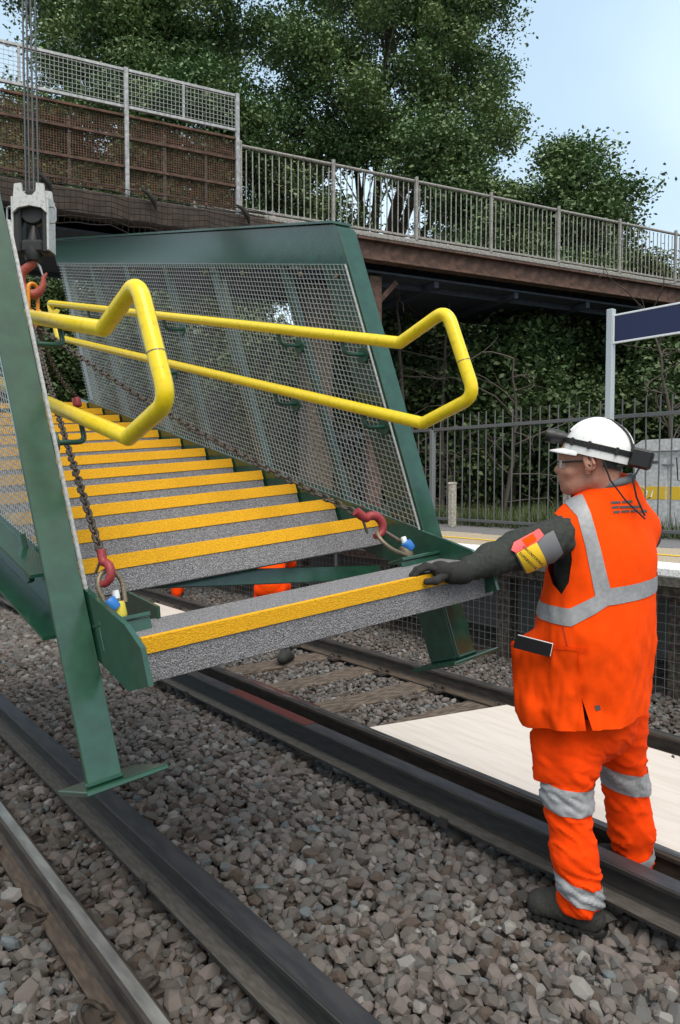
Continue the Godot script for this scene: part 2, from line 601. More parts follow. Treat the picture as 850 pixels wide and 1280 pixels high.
	for c in [Color(0.222, 0.200, 0.182), Color(0.150, 0.134, 0.120), Color(0.255, 0.218, 0.203), Color(0.185, 0.183, 0.178), Color(0.125, 0.095, 0.075), Color(0.36, 0.35, 0.335), Color(0.20, 0.235, 0.25)]:
		var m := mat("stone", c, 0.9, 0.0, grain, 5.0, rough_n, 0.6)
		M.stone_tones.append(m)
	var many := mat("stones_all", Color(1, 1, 1), 0.9, 0.0, grain, 5.0, rough_n, 0.6)
	many.vertex_color_use_as_albedo = true
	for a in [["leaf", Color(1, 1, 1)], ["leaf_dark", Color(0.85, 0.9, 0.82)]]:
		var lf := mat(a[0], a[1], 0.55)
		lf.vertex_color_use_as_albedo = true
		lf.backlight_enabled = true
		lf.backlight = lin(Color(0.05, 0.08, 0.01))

# ------------------------------------------------------------------ the scene
func _ready() -> void:
	rng.seed = 20240607
	view_and_light()
	materials()
	terrain()
	platform()
	footbridge()
	rails()
	sleepers()
	ballast()
	station_fence()
	station_things()
	trees()
	stair_flight()
	lifting_gear()
	boards()
	far_workers()
	supervisor()

func view_and_light() -> void:
	cam = Camera3D.new()
	cam.name = "camera"
	add_child(cam)
	cam.position = Vector3(0, 1.74, 0)
	cam.rotation = Vector3(-0.045374, -PSI, 0)
	cam.fov = rad_to_deg(2.0 * atan(640.0 / 925.0))
	cam.near = 0.05
	cam.far = 600.0
	cam.current = true
	var e := Environment.new()
	e.background_mode = Environment.BG_SKY
	var sm := ProceduralSkyMaterial.new()
	sm.sky_top_color = Color(0.61, 0.71, 0.80)
	sm.sky_horizon_color = Color(0.77, 0.845, 0.875)
	sm.sky_curve = 0.22
	sm.ground_bottom_color = Color(0.28, 0.26, 0.24)
	sm.ground_horizon_color = Color(0.60, 0.60, 0.58)
	sm.sky_energy_multiplier = 0.76
	sm.sun_angle_max = 1.0
	var n := FastNoiseLite.new()
	n.frequency = 0.004
	n.fractal_octaves = 5
	n.seed = 12
	var im := Image.create(1024, 512, false, Image.FORMAT_RGBA8)
	for y in 512:
		for x in 1024:
			# thin high cloud, the same all round the sky
			var a := TAU * x / 1024.0
			var q := n.get_noise_3d(cos(a) * 160.0 + y * 0.35, y * 1.1, sin(a) * 160.0) * 0.5 + 0.5
			var k := smoothstep(0.40, 0.85, q) * 0.28
			im.set_pixel(x, y, Color(1.0, 1.0, 1.0, k))
	sm.sky_cover = ImageTexture.create_from_image(im)
	sm.sky_cover_modulate = Color(0.93, 0.96, 0.98, 1.0)
	var sky := Sky.new()
	sky.sky_material = sm
	e.sky = sky
	e.tonemap_mode = Environment.TONE_MAPPER_LINEAR
	e.tonemap_exposure = 2.9
	e.sdfgi_enabled = true
	e.ssao_enabled = true
	e.ssil_enabled = true
	var we := WorldEnvironment.new()
	we.name = "world"
	we.environment = e
	add_child(we)
	var sun := DirectionalLight3D.new()
	sun.name = "sun"
	sun.light_energy = 0.36
	sun.light_angular_distance = 45.0
	sun.light_color = Color(1.0, 0.975, 0.94)
	sun.shadow_enabled = true
	add_child(sun)
	sun.look_at_from_position(Vector3(-2.4, 9, 5.0), Vector3.ZERO, Vector3.UP)

# ---- ground
func terrain() -> void:
	var st := S()
	st.set_smooth_group(1)
	var hill := FastNoiseLite.new()
	hill.seed = 4
	hill.frequency = 0.12
	var xs := [-300.0, -60.0, -20.0, -6.0, 0.0, 5.8, 5.95, 9.6, 11.0, 13.0, 16.0, 22.0, 32.0, 60.0, 300.0]
	var ys := [-0.07, -0.07, -0.07, -0.07, -0.07, -0.07, -0.07, 0.9, 1.05, 1.3, 1.7, 2.2, 2.8, 3.2, 3.0]
	var zs := [-300.0, -120.0, -60.0, -40.0, -30.0, -24.0, -20.0, -16.0, -13.0, -10.0, -7.0, -4.0, -1.0, 4.0, 10.0, 40.0, 300.0]
	var P := func(i: int, j: int) -> Vector3:
		var y: float = ys[i]
		if xs[i] > 9.0:
			y += hill.get_noise_2d(xs[i], zs[j]) * 0.25
		return Vector3(xs[i], y, zs[j])
	for i in xs.size() - 1:
		for j in zs.size() - 1:
			face(st, [P.call(i, j), P.call(i + 1, j), P.call(i + 1, j + 1), P.call(i, j + 1)], Vector3((xs[i] + xs[i + 1]) * 0.5, -900.0, (zs[j] + zs[j + 1]) * 0.5))
	struct("ground", done(st), M.dirt)
	# rough grass behind the fence
	var gs := S()
	for k in 7:
		var a := TAU * k / 7.0 + 0.3
		var lean := Vector3(cos(a), 0, sin(a)) * (0.05 + 0.03 * (k % 3))
		var w := Vector3(-sin(a), 0, cos(a)) * 0.006
		var h := 0.14 + 0.03 * (k % 4)
		var b := Vector3(cos(a * 1.7), 0, sin(a * 2.3)) * 0.03
		tri(gs, b - w, b + w, b + lean + Vector3(0, h, 0))
	var tuft := done(gs)
	var xf := []
	var cl := []
	for k in 9000:
		var x := 8.05 + pow(rng.randf(), 1.5) * 6.0
		var z := rng.randf_range(-15.0, -2.0)
		var y := 1.0 if x < 9.6 else lerpf(0.95, 1.4, (x - 9.6) / 4.0)
		var s := rng.randf_range(0.7, 1.9)
		xf.append(Transform3D(Basis(Vector3.UP, rng.randf() * TAU).scaled(Vector3(s, s, s)), Vector3(x, y - 0.02, z)))
		var g := rng.randf()
		cl.append(Color(0.05, 0.085, 0.02).lerp(Color(0.12, 0.14, 0.05), g * g))
	var o := many("grass", tuft, M.leaf, xf, cl)
	o.set_meta("kind", "stuff")
	tag(o, "rough green grass and weeds growing behind the station fence", "grass")

func many(called: String, mesh: Mesh, m: Material, xf: Array, cl: Array, parent: Node = null) -> MultiMeshInstance3D:
	var mm := MultiMesh.new()
	mm.transform_format = MultiMesh.TRANSFORM_3D
	mm.use_colors = true
	mm.mesh = mesh
	mm.instance_count = xf.size()
	for i in xf.size():
		mm.set_instance_transform(i, xf[i])
		mm.set_instance_color(i, cl[i])
	var o := MultiMeshInstance3D.new()
	o.multimesh = mm
	o.material_override = m
	if parent == null:
		o.name = numbered(called)
		add_child(o)
	else:
		o.name = called
		parent.add_child(o, true)
	return o

# ---- platform
func platform() -> void:
	var p := Node3D.new()
	p.name = "platform"
	add_child(p)
	p.set_meta("kind", "structure")
	p.set_meta("label", "station platform with white painted edge and dark meshed void below")
	var z0 := -30.0
	var z1 := 3.0
	obj("deck", box_mesh(Vector3(3.9, 0.16, z1 - z0), 0.0, Vector3(7.70, 0.95, (z0 + z1) * 0.5)), M.concrete, p)
	# edge slabs, painted white
	var slab := box_mesh(Vector3(0.36, 0.075, 0.885), 0.012)
	var z := z1
	var k := 0
	while z > z0:
		obj("edge_slab", slab, M.white_paint, p, Transform3D(Basis(Vector3(0, 0, 1), rng.randf_range(-0.004, 0.004)), Vector3(5.60, 1.027 + rng.randf_range(-0.003, 0.003), z - 0.45)))
		z -= 0.9
		k += 1
	# paving flags behind the edge, then asphalt
	var flag := box_mesh(Vector3(0.59, 0.05, 0.59), 0.006)
	z = z1
	while z > -17.0:
		for c in 2:
			obj("paving_slab", flag, M.paving, p, at(Vector3(6.085 + c * 0.6, 1.038 + rng.randf_range(-0.002, 0.002), z - 0.3)))
		z -= 0.6
	obj("far_paving", box_mesh(Vector3(1.19, 0.05, 13.0), 0.0, Vector3(6.385, 1.038, -23.5)), M.paving, p)
	obj("yellow_line", box_mesh(Vector3(0.06, 0.004, z1 - z0), 0.0, Vector3(6.28, 1.068, (z0 + z1) * 0.5)), M.cabinet_yellow, p)
	obj("asphalt", box_mesh(Vector3(2.64, 0.035, z1 - z0), 0.0, Vector3(8.31, 1.046, (z0 + z1) * 0.5)), M.asphalt, p)
	# under the edge
	obj("edge_beam", box_mesh(Vector3(0.16, 0.10, z1 - z0), 0.01, Vector3(5.84, 0.82, (z0 + z1) * 0.5)), M.timber, p)
	obj("back_wall", box_mesh(Vector3(0.2, 1.1, z1 - z0), 0.0, Vector3(6.6, 0.36, (z0 + z1) * 0.5)), M.void_wall, p)
	var post := box_mesh(Vector3(0.14, 1.1, 0.16), 0.008)
	var rust := box_mesh(Vector3(0.05, 0.95, 0.05), 0.004)
	z = z1 - 0.6
	while z > -20.0:
		obj("support_post", post, M.timber, p, at(Vector3(5.98, 0.3, z)))
		obj("mesh_post", rust, M.fence_post, p, at(Vector3(5.74, 0.32, z - 0.7)))
		z -= 1.8
	# wire infill
	var st := S()
	z = z1
	while z > -14.0:
		box(st, Vector3(5.72, 0.33, z), Vector3(0.003, 0.9, 0.003))
		z -= 0.075
	for j in 13:
		box(st, Vector3(5.724, -0.1 + j * 0.075, -5.5), Vector3(0.003, 0.003, 17.0))
	var w := obj("wire_infill", done(st), M.fence_post, p)
	w.set_meta("kind", "stuff")

# ---- station fence
func station_fence() -> void:
	var f := thing("station_fence", "grey vertical bar fence along the back of the platform", "fence", at(Vector3(7.9, 1.06, 0)))
	var pale := tube_mesh([Vector3(0, 0.03, 0), Vector3(0, 1.6, 0)], 0.0095, 6)
	var z := -1.5
	while z > -17.5:
		obj("pale", pale, M.fence_paint, f, Transform3D(Basis(Vector3(1, 0, 0), rng.randf_range(-0.008, 0.008)), Vector3(0, rng.randf_range(-0.012, 0.012), z)))
		z -= 0.1455
	var post := box_mesh(Vector3(0.07, 1.42, 0.07), 0.006, Vector3(0, 0.7, 0))
	z = -2.22
	while z > -17.5:
		obj("post", post, M.fence_post, f, at(Vector3(0.0, -0.02, z)))
		obj("rail", box_mesh(Vector3(0.04, 0.045, 2.70), 0.004), M.fence_paint, f, at(Vector3(0, 1.395, z - 1.385)))
		obj("rail", box_mesh(Vector3(0.04, 0.04, 2.70), 0.004), M.fence_paint, f, at(Vector3(0, 0.09, z - 1.385)))
		z -= 2.77

func station_things() -> void:
	# sign
	var s := thing("platform_sign", "dark blue station name board on a pale grey post", "sign", at(Vector3(7.5, 1.06, -4.63)))
	obj("post", box_mesh(Vector3(0.075, 2.55, 0.075), 0.006, Vector3(0, 1.275, 0)), M.sign_grey, s)
	obj("post", box_mesh(Vector3(0.075, 2.55, 0.075), 0.006, Vector3(0, 1.275, 1.9)), M.sign_grey, s)
	var b := obj("board", box_mesh(Vector3(0.022, 0.285, 1.80), 0.004, Vector3(0, 2.325, 0.95)), M.sign_blue, s)
	var fr := S()
	for y in [2.175, 2.475]:
		box(fr, Vector3(0, y, 0.95), Vector3(0.03, 0.02, 1.84), 0.003)
	for z in [0.04, 1.86]:
		box(fr, Vector3(0, 2.325, z), Vector3(0.03, 0.28, 0.02), 0.003)
	obj("frame", done(fr), M.sign_white, b)
	# cabinet behind the fence
	var c := thing("equipment_cabinet", "pale grey metal equipment cabinet with a yellow stripe behind the fence", "cabinet", at(Vector3(8.55, 1.0, -4.36)))
	obj("body", box_mesh(Vector3(0.72, 1.06, 0.86), 0.012, Vector3(0.12, 0.53, 0)), M.cabinet_grey, c)
	var roof := obj("roof", prism_mesh([Vector2(-0.47, 0), Vector2(0.47, 0), Vector2(0.44, 0.05), Vector2(0.30, 0.135), Vector2(-0.30, 0.135), Vector2(-0.44, 0.05)], -0.29, 0.53, Transform3D(Basis(Vector3(0, 0, 1), Vector3(0, 1, 0), Vector3(1, 0, 0)), Vector3(0, 1.06, 0))), M.cabinet_grey, c)
	roof.name = "roof"
	obj("stripe", box_mesh(Vector3(0.006, 0.15, 0.80), 0.001, Vector3(-0.245, 0.57, 0)), M.cabinet_yellow, c)
	var d := obj("door", box_mesh(Vector3(0.014, 0.94, 0.40), 0.003, Vector3(-0.248, 0.5, 0.215)), M.cabinet_grey, c)
	obj("handle", box_mesh(Vector3(0.03, 0.02, 0.14), 0.004, Vector3(-0.265, 0.90, -0.0)), M.galvanised, d)
	var d2 := obj("door", box_mesh(Vector3(0.014, 0.94, 0.40), 0.003, Vector3(-0.248, 0.5, -0.215)), M.cabinet_grey, c)
	obj("vent", box_mesh(Vector3(0.01, 0.035, 0.16), 0.002, Vector3(-0.258, 0.93, -0.2)), M.fence_paint, d2)
	obj("stripe", box_mesh(Vector3(0.004, 0.15, 0.37), 0.0, Vector3(-0.257, 0.57, 0.215)), M.cabinet_yellow, d)
	obj("stripe", box_mesh(Vector3(0.004, 0.15, 0.37), 0.0, Vector3(-0.257, 0.57, -0.215)), M.cabinet_yellow, d2)
	var scr := obj("scrawl", tube_mesh([Vector3(-0.258, 0.98, 0.10), Vector3(-0.258, 0.72, 0.12), Vector3(-0.258, 0.70, 0.17), Vector3(-0.258, 0.78, 0.22), Vector3(-0.258, 0.74, 0.30)], 0.006, 5), M.print_black, d)
	scr.name = "scrawl"
	var scr2 := obj("scrawl", tube_mesh([Vector3(-0.258, 0.50, -0.33), Vector3(-0.258, 0.60, -0.35), Vector3(-0.258, 0.64, -0.30), Vector3(-0.258, 0.58, -0.25), Vector3(-0.258, 0.49, -0.27), Vector3(-0.258, 0.52, -0.2), Vector3(-0.258, 0.60, -0.18)], 0.009, 5), M.sign_white, d2)
	scr2.name = "scrawl"
	# stub posts
	var a := thing("marker_post", "short pale concrete post standing before the fence bars", "post", at(Vector3(7.6, 1.06, -7.08)))
	obj("shaft", box_mesh(Vector3(0.09, 0.6, 0.09), 0.012, Vector3(0, 0.3, 0)), M.concrete, a)
	obj("cap", prism_mesh([Vector2(-0.05, 0), Vector2(0.05, 0), Vector2(0.03, 0.03), Vector2(-0.03, 0.03)], -0.045, 0.045, Transform3D(Basis(), Vector3(0, 0.6, 0))), M.concrete, a)
	var a2 := thing("marker_post", "short concrete post behind the fence near the worker's face", "post", at(Vector3(8.3, 1.0, -5.72)))
	obj("shaft", box_mesh(Vector3(0.08, 0.72, 0.08), 0.012, Vector3(0, 0.36, 0)), M.concrete, a2)
	obj("cap", box_mesh(Vector3(0.06, 0.02, 0.06), 0.005, Vector3(0, 0.73, 0)), M.concrete, a2)

# ---- tracks
func rail_profile(w: float, h: float, foot: float, web: float, head: float) -> Array:
	var a := w * 0.5
	var b := foot * 0.5
	var c := web * 0.5
	var r := 0.009
	return [Vector2(-b, 0), Vector2(b, 0), Vector2(b, 0.010), Vector2(c + 0.012, 0.026), Vector2(c, 0.04), Vector2(c, h - head - 0.008), Vector2(a, h - head + 0.004), Vector2(a, h - r), Vector2(a - r, h), Vector2(-a + r, h), Vector2(-a, h - r), Vector2(-a, h - head + 0.004), Vector2(-c, h - head - 0.008), Vector2(-c, 0.04), Vector2(-c - 0.012, 0.026), Vector2(-b, 0.010)]

func rails() -> void:
	var xf := Transform3D(Basis(Vector3(1, 0, 0), Vector3(0, 1, 0), Vector3(0, 0, 1)), Vector3.ZERO)
	var run := prism_mesh(rail_profile(0.066, 0.148, 0.135, 0.016, 0.030), -60.0, 12.0, xf)
	var top := box_mesh(Vector3(0.040, 0.004, 72.0), 0.0, Vector3(-0.004, 0.1490, -24.0))
	var spots := [[0.898, "worn steel running rail of the near track at the lower left corner", "rail_shiny"], [-0.507, "near track running rail behind the viewpoint", "rail_shiny"], [3.040, "rusty running rail beside the plywood board, close behind the conductor rail", "rail_top"], [4.446, "rusty running rail on the platform side of the plywood board", "rail_top"]]
	var clip_mesh := ring_clip()
	for s in spots:
		if s[0] < 0.0:
			continue
		var t := thing("running_rail", s[1], "rail", at(Vector3(s[0], -0.008, 0)), "running rails")
		obj("rail_body", run, M.rail_rust, t)
		obj("running_band", top, M[s[2]], t)
		for sd in [-1.0, 1.0]:
			obj("foot", prism_mesh([Vector2(sd * 0.0680, 0.0090), Vector2(sd * 0.0680, 0.0118), Vector2(sd * 0.020, 0.0280), Vector2(sd * 0.020, 0.0250)], -60.0, 12.0, xf), M.rail_foot_rust, t)
		var z := -1.62 if s[0] < 1.0 else -1.5
		while z > -12.0:
			for sd in [-1, 1]:
				if s[0] > 2.0 and s[0] < 4.0 and sd < 0:
					continue
				obj("clip", clip_mesh, M.rail_rust, t, Transform3D(Basis(Vector3.UP, 0.0 if sd > 0 else PI), Vector3(sd * 0.085, 0.012, z + rng.randf_range(-0.015, 0.015))))
			z -= 0.68
	# conductor rails: heavier, flat topped, on pots
	var con := prism_mesh([Vector2(-0.088, 0), Vector2(0.088, 0), Vector2(0.088, 0.012), Vector2(0.03, 0.024), Vector2(0.014, 0.034), Vector2(0.014, 0.112), Vector2(0.044, 0.120), Vector2(0.046, 0.138), Vector2(0.042, 0.142), Vector2(-0.042, 0.142), Vector2(-0.046, 0.138), Vector2(-0.044, 0.120), Vector2(-0.014, 0.112), Vector2(-0.014, 0.034), Vector2(-0.03, 0.024), Vector2(-0.088, 0.012)], -60.0, 12.0, xf)
	var ctop := box_mesh(Vector3(0.083, 0.003, 72.0), 0.0, Vector3(0, 0.1430, -24.0))
	for s in [[1.300, "dark conductor rail of the near track running under the left foot plate"], [2.678, "dark conductor rail that the worker in orange straddles"]]:
		var t := thing("conductor_rail", s[1], "rail", at(Vector3(s[0], 0.066, 0)), "conductor rails")
		obj("rail_body", con, M.conductor_side, t)
		obj("contact_face", ctop, M.conductor, t)
		for sd in [-1.0, 1.0]:
			obj("foot", prism_mesh([Vector2(sd * 0.0885, 0.0105), Vector2(sd * 0.0885, 0.0140), Vector2(sd * 0.030, 0.0262), Vector2(sd * 0.030, 0.0230)], -60.0, 12.0, xf), M.rail_foot_dust, t)
		var z := -2.45 if s[0] > 2.0 else -2.82
		while z > -14.0:
			var st := S()
			tube(st, [Vector3(0, -0.10, 0), Vector3(0, -0.07, 0), Vector3(0, -0.05, 0), Vector3(0, -0.002, 0)], [0.085, 0.085, 0.06, 0.06], 12)
			obj("insulator", done(st), M.conductor_side, t, at(Vector3(0, 0, z)))
			var cs := S()
			for sd in [-1.0, 1.0]:
				box(cs, Vector3(sd * 0.095, 0.003, 0), Vector3(0.012, 0.055, 0.05), 0.003)
			obj("bracket", done(cs), M.conductor_side, t, at(Vector3(0, 0, z)))
			z -= 2.72
	var cr := get_node("conductor_rail_001")
	obj("red_mark", box_mesh(Vector3(0.084, 0.002, 0.95), 0.0, Vector3(0, 0.1458, -4.15)), M.red_mark, cr)
	var rr := get_node("running_rail_001")
	obj("red_mark", box_mesh(Vector3(0.014, 0.016, 0.9), 0.002, Vector3(0.026, 0.1445, -4.55)), M.red_mark, rr)

func ring_clip() -> ArrayMesh:
	var st := S()
	var p := []
	for k in 11:
		var a := PI * 1.55 * k / 10.0 - 0.5
		p.append(Vector3(cos(a) * 0.042 + 0.01, 0.028 + 0.02 * sin(a * 1.5), sin(a) * 0.042))
	p.append(Vector3(-0.05, 0.012, -0.025))
	tube(st, p, 0.009, 6)
	box(st, Vector3(0.01, 0.0, 0), Vector3(0.11, 0.03, 0.10), 0.006)
	return done(st)

func sleepers() -> void:
	var n := 0
	for tr in [[3.743, -1.06], [0.195, -1.2]]:
		var z: float = tr[1]
		while z > -15.0:
			var st := S()
			box(st, Vector3.ZERO, Vector3(2.55, 0.13, 0.25), 0.012)
			var far: bool = tr[0] > 2.0 and z < -3.2
			if far:
				n += 1
				var o := obj("timber_sleeper", done(st), M.sleeper_wood, null, Transform3D(Basis(Vector3.UP, rng.randf_range(-0.012, 0.012)), Vector3(tr[0] - 0.1, -0.076 + rng.randf_range(-0.004, 0.004), z)))
				tag(o, ("%s weathered timber sleeper past the far end of the big plywood sheet" % ["first", "second", "third", "fourth", "fifth", "sixth"][n - 1]) if n <= 6 else "weathered timber sleeper of the far track, seen small beneath the stair flight", "sleeper", "sleepers of the far track")
			z -= 0.68

# ---- ballast
func stone_mesh(sd: int) -> ArrayMesh:
	# crushed stone: the hull of a few points on a lumpy ellipsoid
	var r := RandomNumberGenerator.new()
	r.seed = sd * 977 + 5
	var sc := Vector3(r.randf_range(0.95, 1.4), r.randf_range(0.6, 0.9), r.randf_range(0.75, 1.0))
	var p := []
	var tries := 0
	var want := 13 + sd % 4 * 3
	while p.size() < want and tries < 1200:
		tries += 1
		var d := Vector3(r.randfn(), r.randfn(), r.randfn()).normalized()
		var ok := true
		for q in p:
			if q.normalized().dot(d) > (0.80 if want < 15 else 0.86):
				ok = false
		if ok:
			p.append(d * r.randf_range(0.86, 1.10))
	for k in p.size():
		p[k] = p[k] * sc
	var st := S()
	var n := p.size()
	for i in n:
		for j in range(i + 1, n):
			for k in range(j + 1, n):
				var nn: Vector3 = (p[j] - p[i]).cross(p[k] - p[i])
				var pos := 0
				var neg := 0
				for m in n:
					if m == i or m == j or m == k:
						continue
					if nn.dot(p[m] - p[i]) > 0.0:
						pos += 1
					else:
						neg += 1
				if pos == 0 or neg == 0:
					face(st, [p[i], p[j], p[k]], Vector3.ZERO)
	return done(st)

func in_frame(p: Vector3) -> Vector3:
	# picture position of a point: x and y from -1 to 1, z the distance ahead
	var q := cam.transform.affine_inverse() * p
	if q.z > -0.1:
		return Vector3(9, 9, 9)
	var t := tan(deg_to_rad(cam.fov) * 0.5)
	return Vector3(q.x / -q.z / (t * 0.6641), q.y / -q.z / t, -q.z)

func ballast() -> void:
	var root := Node3D.new()
	root.name = "ballast"
	add_child(root)
	root.set_meta("kind", "structure")
	root.set_meta("label", "grey brown crushed stone ballast between and beside the rails")
	var shapes := []
	for k in 14:
		shapes.append(stone_mesh(k))
	var all := []
	var lift := FastNoiseLite.new()
	lift.seed = 8
	lift.frequency = 0.9
	for band in [[-0.2, 5.75, -7.2, -0.9, 0.052, 1], [-0.4, 5.75, -16.5, -7.2, 0.062, 0], [-0.4, 5.75, -40.0, -16.5, 0.10, 0]]:
		var c: float = band[4]
		for layer in (4 if band[5] else 2):
			var x: float = band[0]
			while x < band[1]:
				var z: float = band[2]
				while z < band[3]:
					var p := Vector3(x + rng.randf_range(-0.5, 0.5) * c, 0, z + rng.randf_range(-0.5, 0.5) * c)
					z += c * (1.0 if layer < 2 else 1.6)
					var s := rng.randf_range(0.5, 1.0) * c * 0.74
					if rng.randf() < 0.14:
						s *= 1.18
					var four := p.x > 3.1 and p.x < 4.4
					if layer == 3:
						s *= 0.42
					var y := -0.045 + minf(layer, 1.9) * 0.022 + lift.get_noise_2d(p.x, p.z) * 0.018
					if p.x > 1.4 and p.x < 2.6:
						y += 0.016 * sin((p.x - 1.4) / 1.2 * PI)
					if four or p.x > 4.5:
						s *= 0.78
						y -= 0.012
						if four and layer >= 2 and rng.randf() < 0.6:
							continue
					if four:
						# sleepers show between the stones
						var ph := fposmod(-p.z - 1.06 + 0.34, 0.68) - 0.34
						if absf(ph) < 0.115 and rng.randf() < 0.86:
							continue
					# keep clear of the rails
					var skip := false
					for rl in [[0.898, 0.075], [3.04, 0.072], [4.446, 0.072], [1.30, 0.06], [2.678, 0.06]]:
						if absf(p.x - rl[0]) < rl[1] + s * 0.5:
							skip = rl[0] != 1.30 and rl[0] != 2.678
							y -= 0.012
					if skip and layer > 0:
						continue
					# room under the worker's boots
					if Vector2(p.x - 2.40, p.z + 1.62).length() < 0.16 and layer == 2:
						continue
					var b := Basis.from_euler(Vector3(rng.randf_range(-0.6, 0.6), rng.randf() * TAU, rng.randf_range(-0.6, 0.6))).scaled(Vector3(s, s, s))
					var tone := rng.randf()
					var ti := 0
					if tone < 0.26: ti = 0
					elif tone < 0.44: ti = 1
					elif tone < 0.64: ti = 2
					elif tone < 0.80: ti = 3
					elif tone < 0.91: ti = 4
					elif tone < 0.975: ti = 5
					else: ti = 6
					all.append([Transform3D(b, Vector3(p.x, y, p.z)), rng.randi() % shapes.size(), ti, layer, s])
				x += c * (1.0 if layer < 2 else 1.6)
	# the stones that show largest are pieces of their own
	var rank := []
	for k in all.size():
		var o: Vector3 = all[k][0].origin
		if o.z < -5.0 or all[k][3] != 2:
			continue
		var q := in_frame(o)
		if absf(q.x) > 0.98 or absf(q.y) > 0.985 or q.z > 8.0:
			continue
		if q.x > 0.45 and q.x < 0.8 and q.y > -0.84:
			continue
		rank.append([all[k][4] / q.z, k])
	rank.sort_custom(func(a, b): return a[0] > b[0])
	var single := {}
	for k in mini(300, rank.size()):
		single[rank[k][1]] = true
	var xf := []
	var cl := []
	for k in shapes.size():
		xf.append([]); cl.append([])
	for k in all.size():
		var a = all[k]
		if single.has(k):
			obj("stone", shapes[a[1]], M.stone_tones[a[2]], root, a[0])
			continue
		xf[a[1]].append(a[0])
		var c: Color = M.stone_tones[a[2]].albedo_color.srgb_to_linear()
		var v := rng.randf_range(0.8, 1.12)
		cl[a[1]].append(Color(c.r * v, c.g * v, c.b * v))
	for k in shapes.size():
		var o := many("stones", shapes[k], M.stones_all, xf[k], cl[k], root)
		o.set_meta("kind", "stuff")
	print("ballast stones ", all.size())

